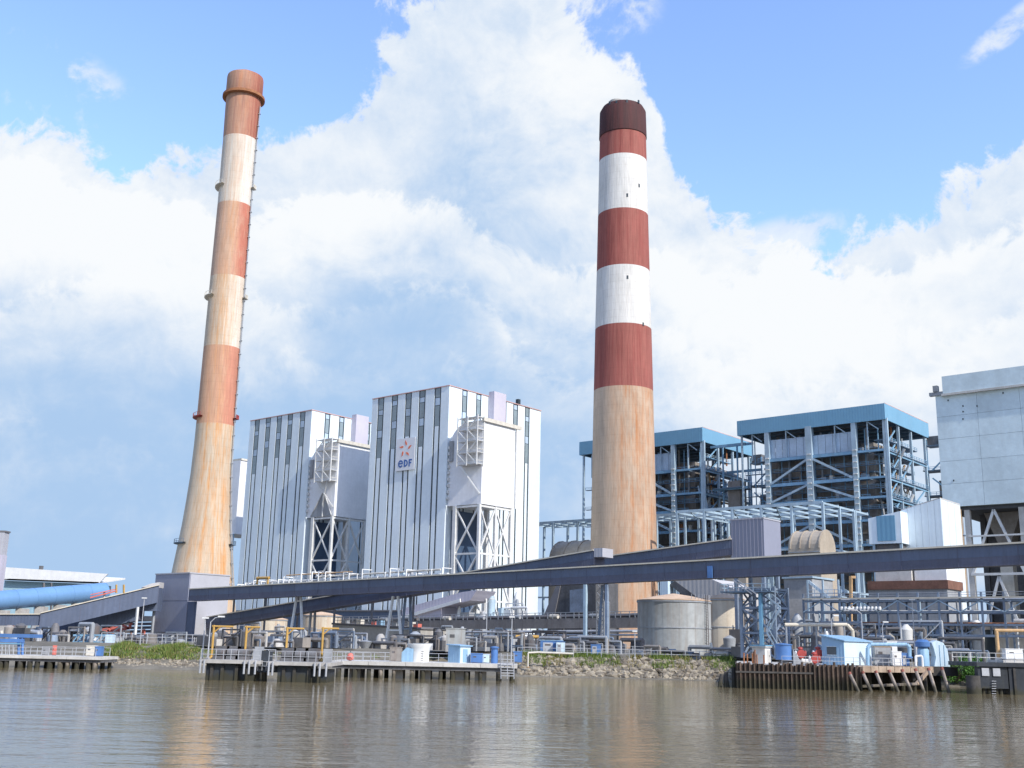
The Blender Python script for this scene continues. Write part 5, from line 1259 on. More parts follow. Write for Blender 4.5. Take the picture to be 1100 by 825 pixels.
# big blue duct
a_ = P(-6, 645.5, 300); b_ = P(112, 635.5, 328); 
t = thing('flue_pipe', 'huge light blue pipe lying behind the left hand conveyor', 'pipe', V((a_.x, a_.y, GZ)))
n = 6
for i in range(n):
    p = a_.lerp(b_, i/n); q_ = a_.lerp(b_, (i+1)/n); part('segment', 'duct_blue', t, lambda b: b.tube(p, p.lerp(q_, .985), 2.6, 28)); part('flange', 'duct_blue', t, lambda b: b.tube(p.lerp(q_, .985), q_, 2.66, 28))
    part('saddle', 'concrete', t, lambda b: b.cbox(V((p.x+2, p.y+1.5, GZ)), 3, 2, p.z-GZ-2.4))
t = thing('roof_crane', 'small red and yellow rail cranes on top of the steep gallery', 'crane', P(112, 645, 268))
p = P(97, 642, 267); part('beam', 'red_pale', t, lambda b: b.beam(p, P(126, 634.5, 268), .3)); part('beam', 'red_pale', t, lambda b: b.beam(p+Z*.7, P(124, 633, 268), .2))
for px in (125, 133): part('post', 'yellow', t, lambda b: b.beam(P(px, 637, 268), P(px, 628, 268), .35))
part('mast', 'pipe_grey', t, lambda b: b.beam(P(112, 645, 268), P(112, 636, 268), .4))
# red machine under the steep gallery
O = G(128, 282, GZ)
t = thing('reclaimer', 'red lattice reclaimer machine beneath the steep conveyor', 'machine', O)
r_pts = [P(x, y, 282) for x, y in ((100, 677), (122, 665), (142, 664), (139, 675), (116, 678), (130, 671))]
for i, j in ((0, 1), (1, 2), (2, 3), (3, 4), (4, 0), (1, 4), (4, 5), (5, 2), (5, 3), (0, 5)): part('boom_member', 'red_pale', t, lambda b: b.beam(r_pts[i], r_pts[j], .55))
for px in (129, 118, 154): part('leg', 'red_pale', t, lambda b: b.beam(G(px, 282, GZ), P(px, 676, 282), .7))
for i in range(10):
    px = 62+9*i+rr.uniform(-3, 3); part('girder', rr.choice(['pipe_dark', 'red_pale', 'pipe_dark', 'rust']), t, lambda b: b.beam(G(px, 288, GZ), P(px+rr.uniform(-6, 8), rr.uniform(664, 680), 288), .4))
for i in range(6): part('deck', 'pipe_dark', t, lambda b: b.beam(P(60, 668+4*i, 290), P(165, 666+4*i, 290), .5, .7))
part('cabin', 'roof_pale', t, lambda b: b.cbox(P(155, 667, 280), 4, 2, 1.2)); part('cabin', 'white_paint', t, lambda b: b.cbox(P(86, 681, 280), 3, 2, 1.6))
part('motor', 'blue_paint', t, lambda b: b.cbox(P(145, 694, 270), 1.8, 1.6, 1.6))
t = thing('coal_hopper', 'jumble of red and tan steelwork behind the blue gangway frame', 'machine', G(30, 290, GZ))
for i in range(12):
    px = 2+5*i; part('post', rr.choice(['amber', 'rust', 'pipe_dark', 'steel_cream', 'pipe_grey']), t, lambda b: b.beam(G(px, 290, GZ), P(px+rr.uniform(-3, 4), rr.uniform(668, 678), 290), .7))

# ================================================================== riverside: piers, dolphins, quay
def pier(label, px0, px1, Y, zdk, depth, thick, npile, edge='concrete_pale', seed=1, name='pier'):
    a_ = G(px0, Y, zdk); b_ = G(px1, Y, zdk); t = thing(name, label, 'pier', V((a_.x, Y, 0)), 'piers')
    L_ = b_.x-a_.x; n = max(2, round(L_/5.0)); rr = random.Random(seed)
    for i in range(n):
        x0 = a_.x+L_*i/n; x1 = a_.x+L_*(i+1)/n
        part('deck_slab', edge, t, lambda b: b.obox(V((x0+.02, Y+rr.uniform(-.03, .03), zdk-thick*.5)), V((x1-x0-.04, 0, 0)), V((0, depth, 0)), Z*thick*.5))
    part('deck_beam', 'concrete_dark', t, lambda b: b.obox(V((a_.x+.1, Y+.3, zdk-thick)), V((L_-.2, 0, 0)), V((0, depth-.5, 0)), Z*thick*.49))
    for i in range(npile):
        x = a_.x+L_*(i+.5+rr.uniform(-.22, .22))/npile
        for yy in (.7, depth-.8):
            part('pile', rr.choice(['pile_dark', 'pile_dark', 'pile_grey']), t, lambda b: b.tube(V((x, Y+yy, -2)), V((x+rr.uniform(-.1, .1), Y+yy, zdk-thick)), rr.uniform(.25, .4), 9))
    return t, a_, b_
# left pier
Y = 158
tp, a_, b_ = pier('low concrete pier with a blue gangway frame at the left edge', -40, 109, Y, 1.75, 7, .8, 14, seed=2)
railing(tp, a_+V((.3, .4, 0)), b_+V((-1, .4, 0)), 1.1, 1.6, 'galv', .06)
railing(tp, a_+V((.3, 6, 0)), b_+V((-1, 6, 0)), 1.2, 1.6, 'galv', .06)
t = thing('gangway_frame', 'bright blue gangway frame standing on the left pier', 'gangway', G(10, Y+3, 1.75))
for z0, z1, x0, x1 in ((4.4, 4.4, -30, 45), (3.7, 3.7, -30, 26),):
    part('beam', 'blue_paint', t, lambda b: b.beam(G(x0, Y+3, z0), G(x1, Y+3, z1), .45, .5))
for px in (20, 24, -12): part('post', 'blue_paint', t, lambda b: b.beam(G(px, Y+3, 1.75), G(px, Y+3, 4.4), .28))
part('deck', 'fascia_blue', t, lambda b: b.obox(G(-30, Y+2.4, 3.2), G(22, Y+2.4, 3.2)-G(-30, Y+2.4, 3.2), V((0, 1.6, 0)), Z*.15))
part('step_rail', 'galv', t, lambda b: [b.beam(G(2+4*i, Y+2, 1.75), G(2+4*i, Y+2, 3.1), .08) for i in range(4)])
t = thing('truss_bridge', 'pale blue truss walkway behind the left pier', 'walkway', G(100, 186, GZ))
o = P(78, 690, 186); e = P(122, 690, 186)
for dz in (0, 1.15): part('chord', 'steel_blue', t, lambda b: b.beam(o+Z*dz, e+Z*dz, .25, .3))
for i in range(9): part('web', 'steel_blue', t, lambda b: b.beam(o.lerp(e, i/9), o.lerp(e, (i+1)/9)+Z*1.15, .15))
part('cabin', 'hut_pale', t, lambda b: b.cbox(e-V((.6, 0, .5)), 1.3, 1.2, 1.7))
for u in (.05, .95): part('post', 'steel_blue', t, lambda b: b.beam(V((o.lerp(e, u).x, 186, GZ)), o.lerp(e, u), .25))
def small_box(name, label, px, Y, z, sx, sy, sz, m_, lid=None, cat=None, group='small equipment on the quays'):
    c = G(px, Y, z); t = thing(name, label, cat or name.replace('_', ' '), c, group)
    part('body', m_, t, lambda b: b.cbox(c, sx, sy, sz))
    part('lid', lid or m_, t, lambda b: b.cbox(c+Z*(sz+.01), sx*1.08, sy*1.08, .1))
    d_ = part('door', 'galv' if m_ in ('blue_paint', 'hut_pale') and sz > 1.5 else m_, t, lambda b: b.obox(c+V((-sx*.38, -sy*.5-.04, sz*.12)), V((sx*.44, 0, 0)), V((0, .035, 0)), Z*sz*.74))
    part('vent', 'pipe_dark', d_, lambda b: b.obox(c+V((-sx*.3, -sy*.5-.06, sz*.62)), V((sx*.26, 0, 0)), V((0, .018, 0)), Z*sz*.14))
    part('foot', 'pipe_dark', t, lambda b: b.cbox(c+V((0, 0, -.02)), sx*1.04, sy*1.04, .1))
    return t
small_box('life_ring_post', 'small red cabinet on the left pier', 58, Y+4, 1.75, .45, .4, 1.3, 'red_pale')
small_box('equipment_cabinet', 'cream cabinet on the left pier', 98, Y+4, 1.75, 1.3, .9, 1.4, 'steel_cream')
small_box('equipment_cabinet', 'blue cabinet at the right end of the left pier', 106, Y+4, 1.75, 1.0, .9, 1.3, 'blue_paint')
small_box('equipment_cabinet', 'tan box in the middle of the left pier', 49, Y+4, 1.75, .8, .6, 1.0, 'casing_grey')
def fence(name, label, p0, p1, h=1.5, step=2.5, m_='galv', mesh=True):
    t = thing(name, label, 'fence', p0, 'fences along the bank'); n = max(1, round((p1-p0).length/step))
    for i in range(n+1):
        p = p0.lerp(p1, i/n); part('post', m_, t, lambda b: b.beam(p-Z*.3, p+Z*h, .09))
    for k_ in ((1, .55) if not mesh else (1, .7, .4, .1)): part('rail', m_, t, lambda b: b.beam(p0+Z*h*k_, p1+Z*h*k_, .05 if mesh else .07))
    return t
fence('mesh_fence', 'grey fence on the bank between the left pier and the grey tower', G(108, 182, 3.2), G(222, 184, 3.2), 1.9)
fence('mesh_fence', 'grey railing along the bank above the boulders', G(556, 179, 3.0), G(782, 177, 3.0), 1.25, 2.2, 'galv', False)
fence('mesh_fence', 'second grey railing set back behind the boulders', G(560, 184, 3.3), G(700, 182, 3.3), 1.5, 3)
fence('mesh_fence', 'light fence with leaning posts beside the green bush', G(1012, 176, 3.0), G(1064, 176, 3.0), 2.0, 1.4)
# the two breasting dolphins in front of the grey tower
def dolphin(label, px0, px1, Y, zdk, cx0, cx1, mirror):
    a_ = G(px0, Y, zdk); b_ = G(px1, Y, zdk); L_ = b_.x-a_.x
    t = thing('mooring_dolphin', label, 'dolphin', V((a_.x+L_/2, Y, 0)), 'mooring dolphins')
    c0_, c1_ = G(cx0, Y+.4, 1), G(cx1, Y+.4, 1); W_ = c1_.x-c0_.x
    part('caisson', 'caisson', t, lambda b: b.obox(V((c0_.x, Y+.4, -2)), V((W_*.62, 0, 0)), V((0, 7, 0)), Z*(zdk+2-.45)))
    part('caisson_side', 'caisson', t, lambda b: b.obox(V((c0_.x+W_*.62+.02, Y+.9, -2)), V((W_*.38, 0, 0)), V((0, 6, 0)), Z*(zdk+2-.9)))
    for u in (.1, .32, .62, .83): part('fender_rib', 'pile_dark', t, lambda b: b.obox(V((c0_.x+W_*u, Y+.18, -1)), V((.35, 0, 0)), V((0, .2, 0)), Z*(zdk+.3)))
    part('deck', 'concrete', t, lambda b: b.obox(V((a_.x, Y-.3, zdk-.42)), V((L_, 0, 0)), V((0, 8.5, 0)), Z*.4))
    for u in (.03, .09, .74, .82, .92):
        part('fender_post', 'galv', t, lambda b: b.tube(V((a_.x+L_*u, Y-.5, zdk-1.55)), V((a_.x+L_*u, Y-.5, zdk-.05)), .12, 9))
    railing(t, V((a_.x+.1, Y-.15, zdk)), V((b_.x-.1, Y-.15, zdk)), 1.15, .9, 'galv', .06)
    railing(t, V((a_.x+.1, Y+8, zdk)), V((b_.x-.1, Y+8, zdk)), 1.15, .9, 'galv', .07)
    for u in (.22, .42, .6):     # mooring hooks and winches on the deck
        h = part('mooring_winch', 'pipe_dark', t, lambda b: (b.cbox(V((a_.x+L_*u, Y+3, zdk)), 1.6, 1.2, .35), b.tube(V((a_.x+L_*u-.6, Y+3, zdk+.75)), V((a_.x+L_*u+.6, Y+3, zdk+.75)), .45, 12), b.cbox(V((a_.x+L_*u, Y+3.6, zdk+.3)), 1.7, .3, 1.2)))
    part('control_panel', 'casing_grey', t, lambda b: b.cbox(V((a_.x+L_*.86, Y+3, zdk)), 1.0, .6, 1.5))
    return t, a_, b_
Yd = 130
d1, a1, b1 = dolphin('left one of two mooring dolphins with white railings before the grey tower', 215, 281, Yd, 2.35, 221, 272, 0)
d2, a2_, b2_ = dolphin('mooring dolphin with white railings at the head of the long pier', 288, 357, Yd-1, 2.3, 298, 350, 1)
t = thing('catwalk', 'dark catwalk linking the two mooring dolphins', 'catwalk', V(((b1.x+a2_.x)/2, Yd, 0)))
part('deck', 'caisson', t, lambda b: b.obox(V((b1.x-.6, Yd+1, 1.0)), V((a2_.x-b1.x+1.4, 0, 0)), V((0, 2, 0)), Z*.7))
part('fender_panel', 'caisson', t, lambda b: b.obox(V((b1.x-.2, Yd+.6, 1.75)), V((a2_.x-b1.x+.3, 0, 0)), V((0, .3, 0)), Z*1.7))
railing(t, V((b1.x-.5, Yd+.5, 1.2)), V((a2_.x+.5, Yd+.5, 1.2)), 1.0, .5, 'galv', .07)
for px in (276, 284): part('pile', 'pile_grey', t, lambda b: b.tube(G(px, Yd+2, -2), G(px, Yd+2, 1), .3, 9))
def davit(px, Y, z, h, arm, label):
    c = G(px, Y, z); t = thing('davit', label, 'davit', c, 'yellow davits')
    part('post', 'yellow', t, lambda b: b.tube(c, c+Z*h, .14, 10)); part('arm', 'yellow', t, lambda b: b.tube(c+Z*(h-.15)-V((.2, 0, 0)), c+Z*(h-.15)+V((arm, 0, 0)), .12, 10))
    part('brace', 'yellow', t, lambda b: b.beam(c+Z*(h-.9), c+Z*(h-.2)+V((.8, 0, 0)), .14)); part('base', 'yellow', t, lambda b: b.lathe(c, [(.35, 0), (.35, .12), (.2, .3)], 10, cap=True))
    part('hook', 'pipe_dark', t, lambda b: b.beam(c+V((arm-.15, 0, h-.3)), c+V((arm-.15, 0, h-.9)), .06))
davit(227, Yd+3, 2.35, 3.9, 2.3, 'yellow davit at the left end of the first dolphin')
davit(262.5, Yd+3, 2.35, 3.9, 1.6, 'yellow davit at the right end of the first dolphin')
davit(306.5, Yd+3, 2.3, 3.9, 2.0, 'yellow davit at the left end of the second dolphin')
davit(345, Yd+3, 2.3, 4.0, 1.9, 'yellow davit at the right end of the second dolphin')
def lamp(px, Y, z, h, label, arm=0, flood=False):
    c = G(px, Y, z); t = thing('lamp_post', label, 'lamp post', c, 'lamp posts')
    part('pole', 'galv', t, lambda b: b.tube(c, c+Z*h, .09, 8, .06))
    if arm:
        part('arm', 'galv', t, lambda b: b.pipe([c+Z*h, c+Z*(h+.5)+V((arm*.4, 0, 0)), c+Z*(h+.65)+V((arm, 0, 0))], .05, 6))
    part('lamp_head', 'lamp_head', t, lambda b: b.cbox(c+Z*(h+(.58 if arm else 0))+V((arm, 0, 0)), .75, .3, .18))
    part('base', 'concrete', t, lambda b: b.cbox(c, .4, .4, .2))
lamp(223, Yd+1, 2.35, 4.2, 'slim curved lamp post on the left dolphin', 1.2)
lamp(217, Yd+2, 2.35, 4.6, 'plain pole at the left corner of the left dolphin')
lamp(549, 152, 2.1, 6.2, 'lamp post on the end of the long pier', 0)
lamp(522, 190, 3.5, 8.0, 'lamp post behind the long pier right of the blue hut', .9)
lamp(928, 160, 3.1, 7.0, 'slender curved lamp post behind the pale blue cabin', -1.6)
lamp(950, 158, 3.1, 5.2, 'short lamp post between the blue pipe arches', .5)
lamp(984, 158, 3.1, 9.0, 'tall slim pole left of the blue hood', 0)
lamp(150, 176, 3.0, 7.5, 'white pole on the grassy bank left of the tower', 0)
lamp(682, 172, 3.0, 4.0, 'thin pole above the boulders before the broad chimney', 0)
lamp(895, 160, 3.1, 6.0, 'lamp post behind the left end of the pale blue cabin', .7)
# long pier
Yp = 149
tp, ap, bp_ = pier('long concrete pier on piles with huts and railings at the centre left', 356, 556, Yp, 2.15, 9, 1.0, 13, seed=4)
railing(tp, ap+V((.3, 7.5, 0)), bp_+V((-.5, 7.5, 0)), 1.1, 1.5, 'galv', .06)
railing(tp, G(362, Yp+.4, 2.15), G(398, Yp+.4, 2.15), 1.1, 1.2, 'galv', .06)
ld = part('boarding_steps', 'galv', tp, lambda b: [b.beam(G(538, Yp-.4, .7+.35*i), G(552, Yp-.4, .7+.35*i), .12, .1) for i in range(7)]+[b.beam(G(px, Yp-.4, .3), G(px, Yp-.4, 3.6), .1) for px in (538, 545, 552)])
for u in (.12, .35, .5, .68, .8): 
    x = ap.x+(bp_.x-ap.x)*u; part('bent', 'concrete', tp, lambda b: b.cbox(V((x, Yp+3.5, -2)), 1.5, 3.5, 3.2))
c = G(376, Yp+1.5, 2.15); t = thing('marker_buoy', 'small orange buoy on the long pier', 'buoy', c)
part('float', 'red_pale', t, lambda b: b.lathe(c, [(.05, 0), (.42, .12), (.5, .5), (.3, .9), (.08, 1.0)], 14)); part('handle', 'pipe_dark', t, lambda b: b.beam(c+Z*1.0, c+Z*1.3, .1))
small_box('pump_housing', 'brown pump housing on the long pier beneath the trestle', 425, Yp+3, 2.15, 1.6, 1.2, 1.8, 'casing_brown')
c = G(450, Yp+4, 2.15); t = thing('water_tank', 'pale flared water tank on the long pier left of the blue hut', 'tank', c)
part('shell', 'white_paint', t, lambda b: b.lathe(c, [(1.35, 0), (1.35, 1.2), (1.5, 1.9), (1.75, 2.3), (1.75, 2.4)], 22)); part('hatch', 'hut_blue', t, lambda b: b.prism([c+V((-2.3, -1.3, 0)), c+V((-.7, -1.3, 0)), c+V((-.7, -1.3, 1.7)), c+V((-1.6, -1.3, 1.9)), c+V((-2.3, -1.3, 1.2))], V((0, .1, 0))))
part('ladder', 'pipe_dark', t, lambda b: [b.beam(c+V((.3, -1.3, .3*i+.2)), c+V((.7, -1.3, .3*i+.2)), .05) for i in range(5)])
def hut(px0, px1, Y, z, h, hr, depth, label, m1, m2, window=True, door=True, nx=None, split=.5):
    """two-faced cabin seen at an angle: left face runs to px mid, right face on to px1"""
    pm = px0+(px1-px0)*split; c = G(pm, Y, z); L_ = (PL(px0, 700, c, E2)-c).dot(E2); R_ = (PL(px1, 700, c, E1)-c).dot(E1)
    L_, R_ = abs(L_), abs(R_)
    t = thing('hut', label, 'hut', c, 'huts on the quays')
    part('front_wall', m1, t, lambda b: b.prism([c, c+E2*L_, c+E2*L_+Z*hr, c+Z*h], E1*.12))
    part('side_wall', m2, t, lambda b: b.obox(c+E1*.13, E1*(R_-.13), E2*.12, Z*h))
    part('back_wall', m1, t, lambda b: b.prism([c+E1*(R_-.12)+E2*.13, c+E1*(R_-.12)+E2*L_, c+E1*(R_-.12)+E2*L_+Z*hr, c+E1*(R_-.12)+E2*.13+Z*h], E1*.12))
    part('far_wall', m2, t, lambda b: b.obox(c+E2*(L_-.12)+E1*.13, E1*(R_-.26), E2*.12, Z*(hr-.05)))
    part('roof', m1, t, lambda b: b.prism([c-E2*.2-E1*.2+Z*(h+.02), c+E2*(L_+.2)-E1*.2+Z*(hr+.02), c+E2*(L_+.2)-E1*.2+Z*(hr+.16), c-E2*.2-E1*.2+Z*(h+.16)], E1*(R_+.4)))
    if window:
        w = part('window', 'glass_dark', t, lambda b: b.obox(c+E2*L_*.35-E1*.05+Z*h*.42, E2*L_*.42, E1*.04, Z*h*.34))
        part('window_frame', m2, w, lambda b: (b.obox(c+E2*L_*.33-E1*.08+Z*h*.40, E2*L_*.46, E1*.07, Z*.08), b.obox(c+E2*L_*.33-E1*.08+Z*h*.77, E2*L_*.46, E1*.07, Z*.08)))
    if door:
        d_ = part('door', m1, t, lambda b: b.obox(c+E1*R_*.3-E2*.05+Z*.1, E1*R_*.4, E2*.05, Z*h*.8)); part('handle', 'pipe_dark', d_, lambda b: b.obox(c+E1*R_*.62-E2*.1+Z*h*.42, E1*.08, E2*.04, Z*.2))
    return t, c, L_, R_
hut(481.5, 505.5, Yp+3, 2.15, 2.15, 2.3, 3, 'light blue hut with pale side wall standing on the long pier', 'hut_blue', 'hut_pale', False, True)
small_box('blue_chest', 'low dark blue chest right of the light blue pier hut', 512, Yp+4, 2.15, 1.6, 1.0, 1.2, 'blue_paint', cat='chest')
c = G(531, Yp+5, 2.15); t = thing('water_butt', 'upright blue drum on the long pier', 'drum', c)
part('shell', 'blue_paint', t, lambda b: b.lathe(c, [(.45, 0), (.5, .4), (.45, .9), (.5, 1.3), (.42, 2.0)], 16)); part('lid', 'blue_paint', t, lambda b: b.lathe(c+Z*2.0, [(.6, 0), (.6, .2), (.1, .3)], 16))
small_box('equipment_cabinet', 'white cabinet left of the upright blue drum', 522, Yp+5, 2.15, .9, .8, 1.1, 'hut_pale')
small_box('equipment_cabinet', 'navy cabinet at the right end of the long pier', 556, Yp+6, 2.3, 1.2, .9, 1.4, 'blue_paint')
small_box('white_container', 'tall white box behind the light blue pier hut', 489, 178, 3.3, 3.0, 2.2, 3.6, 'tank_grey', cat='container')
small_box('blue_container', 'blue container behind the bank railing', 592, 183, 3.3, 3.6, 2.2, 2.1, 'blue_paint', 'hut_blue', cat='container')
small_box('pump_housing', 'white and blue pump housing right of the blue container', 602, 181, 3.3, 1.4, 1.2, 1.9, 'hut_pale', 'blue_paint')
small_box('pump_housing', 'navy pump housing behind the bank reeds', 640, 181, 3.3, 1.6, 1.2, 1.6, 'blue_paint')
c = G(554, 198, 6.0); t = thing('barrier_gate', 'orange and white barrier beam behind the long pier', 'barrier', G(566, 198, GZ))
part('beam', 'yellow', t, lambda b: b.tube(c, c+V((4.1, 0, .05)), .32, 10)); part('sleeve', 'white_paint', t, lambda b: b.tube(c+V((1.2, 0, .02)), c+V((3.0, 0, .04)), .34, 10)); part('post', 'yellow', t, lambda b: b.beam(V((c.x+.3, 198, GZ)), c+V((.3, 0, 0)), .3))
part('post', 'pipe_grey', t, lambda b: b.beam(V((c.x+3.8, 198, GZ)), c+V((3.8, 0, 0)), .2))
c = G(567, 172, 1.2); t = thing('pipe_bollard', 'cream bent pipe rail at the right end of the long pier', 'pipe', c)
part('pipe', 'steel_cream', t, lambda b: b.pipe([c, c+Z*2.3, c+Z*2.4+V((1.5, .4, 0)), c+Z*2.3+V((7, .8, 0))], .13, 8)); part('flange', 'amber', t, lambda b: b.tube(c+Z*.1, c+Z*.25, .24, 10))

# pipes at the tank foot
c = G(765, 181, 3.6); t = thing('pipe_run', 'cream pipe bending round the foot of the large grey tank', 'pipe', c)
part('pipe', 'steel_cream', t, lambda b: b.pipe([c+V((-.2, 0, 2)), c+V((0, -.5, .6)), c+V((.4, -1, .35)), c+V((6, -1.6, .35))], .22, 8)); part('support', 'concrete', t, lambda b: b.cbox(c+V((3, -1.4, -.3)), .5, .5, .5))
# ---------------- sheet pile quay
Yq = 142; zq = 3.05
a_ = G(792, Yq, zq); b_ = G(926, Yq, zq); e_ = G(1012, Yq+9, zq)
t = thing('sheet_pile_quay', 'rusty sheet pile quay wall below the huts on the right', 'quay', V((a_.x, Yq, 0)))
n = 54; L_ = b_.x-a_.x
rr = random.Random(12)
for i in range(n):
    x0 = a_.x+L_*i/n; w = L_/n; out = (i % 2)*.28; w *= 1; top = zq+rr.choice([-.12, 0, .02, .05, .16])+(.35 if i > 27 and i % 2 == 0 else 0)*rr.random()
    part('sheet_pile', 'sheetpile', t, lambda b: b.prism([V((x0, Yq+.45, -2)), V((x0+w*.2, Yq+.45-out-.05, -2)), V((x0+w*.8, Yq+.45-out-.05, -2)), V((x0+w, Yq+.45, -2)), V((x0+w, Yq+.6, -2)), V((x0, Yq+.6, -2))], Z*(top+2)))
part('waling', 'pile_dark', t, lambda b: b.obox(V((a_.x-.2, Yq+.05, 1.9)), V((L_*.62, 0, 0)), V((0, .1, 0)), Z*.22))
part('fill', 'concrete', t, lambda b: b.prism([V((a_.x, Yq+.62, -1)), V((b_.x-.1, Yq+.62, -1)), V((b_.x+.2, Yq+9.6, -1)), V((e_.x, Yq+10.2, -1)), V((e_.x+3, Yq+40, -1)), V((a_.x*(Yq+40)/Yq, Yq+40, -1))], Z*(zq+.9)))
part('side_wall', 'sheetpile', t, lambda b: b.obox(V((a_.x-.1, Yq+.7, -2)), V((.25, 0, 0)), V((a_.x*26/Yq, 26, 0)), Z*(zq+1.9)))
for i, (px, z1) in enumerate(((772, 1.6), (779, 1.9), (789, 2.5), (783, 1.2))):
    p = G(px, Yq+2, -1); part('old_pile', 'pile_dark', t, lambda b: b.tube(p, p+V((.5-.25*i, .2, z1+1)), .32, 8, .25))
for i in range(7): p = G(796+rr.uniform(0, 28), Yq+1+rr.random(), zq); part('stub_post', 'rust', t, lambda b: b.tube(p, p+Z*rr.uniform(.8, 1.8), .09, 6))
railing(t, G(840, Yq+1.2, zq), G(930, Yq+1.2, zq), 1.0, 1.6, 'galv', .05)
# timber deck edge and raking fender piles
t = thing('timber_jetty', 'timber jetty edge with slanting red tipped fender piles', 'jetty', G(970, Yq, 0))
c0_, c1_ = G(927, Yq+1.0, 3.0), G(1003, Yq+3.5, 3.1)
nb_ = 9
for i in range(nb_):
    p, q = c0_.lerp(c1_, i/nb_), c0_.lerp(c1_, (i+1)/nb_-.006); part('edge_plank', 'timber', t, lambda b: b.prism([p, q, q-Z*.75, p-Z*.75], V((0, .5, 0))))
part('deck', 'timber', t, lambda b: b.prism([c0_+V((0, .5, -.05)), c1_+V((0, .5, -.05)), c1_+V((3, 9, -.05)), c0_+V((0, 9, -.05))], -Z*.3))
part('waling', 'pile_grey', t, lambda b: b.beam(G(926, Yq+.6, .55), G(985, Yq+2.2, .95), .3)); part('waling', 'timber', t, lambda b: b.beam(G(985, Yq+2.2, .95), G(1000, Yq+3.5, 3.0), .4))
for i in range(8):
    top = G(912+14.2*i, Yq-.4+i*.35, 2.25+.12*i); bot = G(924.5+14.2*i+rr.uniform(-2, 2), Yq-1.4+i*.35, -.9); k_ = top.lerp(bot, .09)
    f = part('fender_pile', 'pile_grey', t, lambda b: b.tube(k_, bot, .21, 9)); part('pile_tip', 'tip_red', f, lambda b: b.tube(top, k_, .215, 9))
for i in range(6): p = G(935+12*i, Yq+4, -1); part('support_pile', 'pile_dark', t, lambda b: b.tube(p, p+Z*3.6, .28, 8))
part('back_wall', 'pile_dark', t, lambda b: b.obox(G(927, Yq+8, -1), G(1012, Yq+9.5, -1)-G(927, Yq+8, -1), V((0, .4, 0)), Z*3.6))  # dark sheet standing in for the shaded void behind the fender piles
# things on the quay
hut(883, 936, Yq+4, zq, 3.0, 3.7, 3, 'pale blue cabin with sloping roof and dark window on the quay', 'hut_blue', 'hut_pale', True, False, split=.46)
t, c, L2, R2 = hut(808, 828.5, Yq+4, zq, 2.0, 2.0, 2, 'small white kiosk with blue roof at the left end of the quay', 'concrete_pale', 'white_paint', False, True, split=.68)
part('canopy', 'fascia_blue', t, lambda b: b.obox(c-E1*.25-E2*.25+Z*2.2, E1*(R2+.5), E2*(L2+.5), Z*.14))
c = G(842, Yq+5, zq); t = thing('drum_tank', 'dark blue drum on the quay right of the white kiosk', 'tank', c)
part('shell', 'blue_paint', t, lambda b: b.lathe(c, [(1.05, .5), (1.05, 2.35)], 24)); part('lid', 'blue_paint', t, lambda b: b.lathe(c, [(1.15, 2.36), (1.15, 2.5), (.2, 2.62)], 24)); part('stand', 'pipe_dark', t, lambda b: b.lathe(c, [(.7, 0), (.7, .5)], 12))
part('outlet', 'casing_grey', t, lambda b: b.prism([c+V((1.1, -.6, 0)), c+V((2.3, -.6, 0)), c+V((1.1, -.6, 1.9))], V((0, .9, 0))))
def valve(px, Y, z, label):
    c = G(px, Y, z); t = thing('fire_monitor', label, 'valve', c, 'red valves on the quay')
    part('body', 'red', t, lambda b: b.lathe(c, [(.15, 0), (.25, .25), (.36, .5), (.36, .8), (.18, 1.0), (.2, 1.2), (.38, 1.3), (.34, 1.5), (.1, 1.6)], 14)); part('wheel', 'red', t, lambda b: b.tube(c+V((0, -.55, .7)), c+V((0, -.45, .7)), .55, 16)); part('flange', 'white_paint', t, lambda b: b.tube(c+V((-.7, 0, .7)), c+V((-.55, 0, .7)), .4, 12))
    part('flange', 'red', t, lambda b: b.tube(c+V((.55, 0, .7)), c+V((.72, 0, .7)), .45, 12))
valve(860, Yq+6, zq+.6, 'red valve with white flange beside the blue drum'); valve(875, Yq+5, zq, 'lower red valve left of the pale blue cabin'); valve(879, Yq+7, zq+.7, 'upper red valve close to the pale blue cabin')
c = G(857, Yq+7, zq+.25); t = thing('pipe_run', 'white pipe joining the red valves on the quay', 'pipe', c); part('pipe', 'white_paint', t, lambda b: b.pipe([c+V((-.3, 0, .9)), c+V((.6, 0, .1)), c+V((2.8, 0, .1))], .3, 10)); part('saddle', 'concrete', t, lambda b: b.cbox(c+V((1.5, 0, -.25)), .5, .5, .2))
a_ = P(843, 671, 168); b_ = P(910, 671, 168)
t = thing('overhead_pipe', 'yellowish overhead pipe right of the support tower', 'pipe', V((a_.x, 168, GZ)))
part('pipe', 'gutter', t, lambda b: b.pipe([a_, b_, b_+V((.8, 0, -.9)), b_+V((.8, 0, -2.2))], .26, 8))
for u in (.02, .5, .95): part('post', 'pipe_grey', t, lambda b: b.beam(V((a_.lerp(b_, u).x, 168, GZ-.5)), a_.lerp(b_, u), .2))
t = thing('pipe_arch', 'light blue pipe arch on the jetty right of the pale blue cabin', 'pipe', G(955, Yq+7, 3.05))
pts_ = [G(932, Yq+7, 3.05), G(932, Yq+7, 5.3), G(935, Yq+7, 5.75), G(974, Yq+7, 5.85), G(977, Yq+7, 5.5), G(977, Yq+7, 4.2)]
part('pipe', 'hut_blue', t, lambda b: b.pipe(pts_, .26, 10)); part('flange', 'blue_paint', t, lambda b: b.tube(pts_[-1]-Z*.1, pts_[-1]+Z*.1, .42, 12))
small_box('switch_cabinet', 'white switch cabinet under the blue pipe arch', 963, Yq+7, 3.05, 1.2, .9, 1.8, 'white_paint'); small_box('switch_cabinet', 'dark blue cabinet under the right end of the blue pipe arch', 972, Yq+7.5, 3.05, 1.0, .9, 1.6, 'blue_paint')
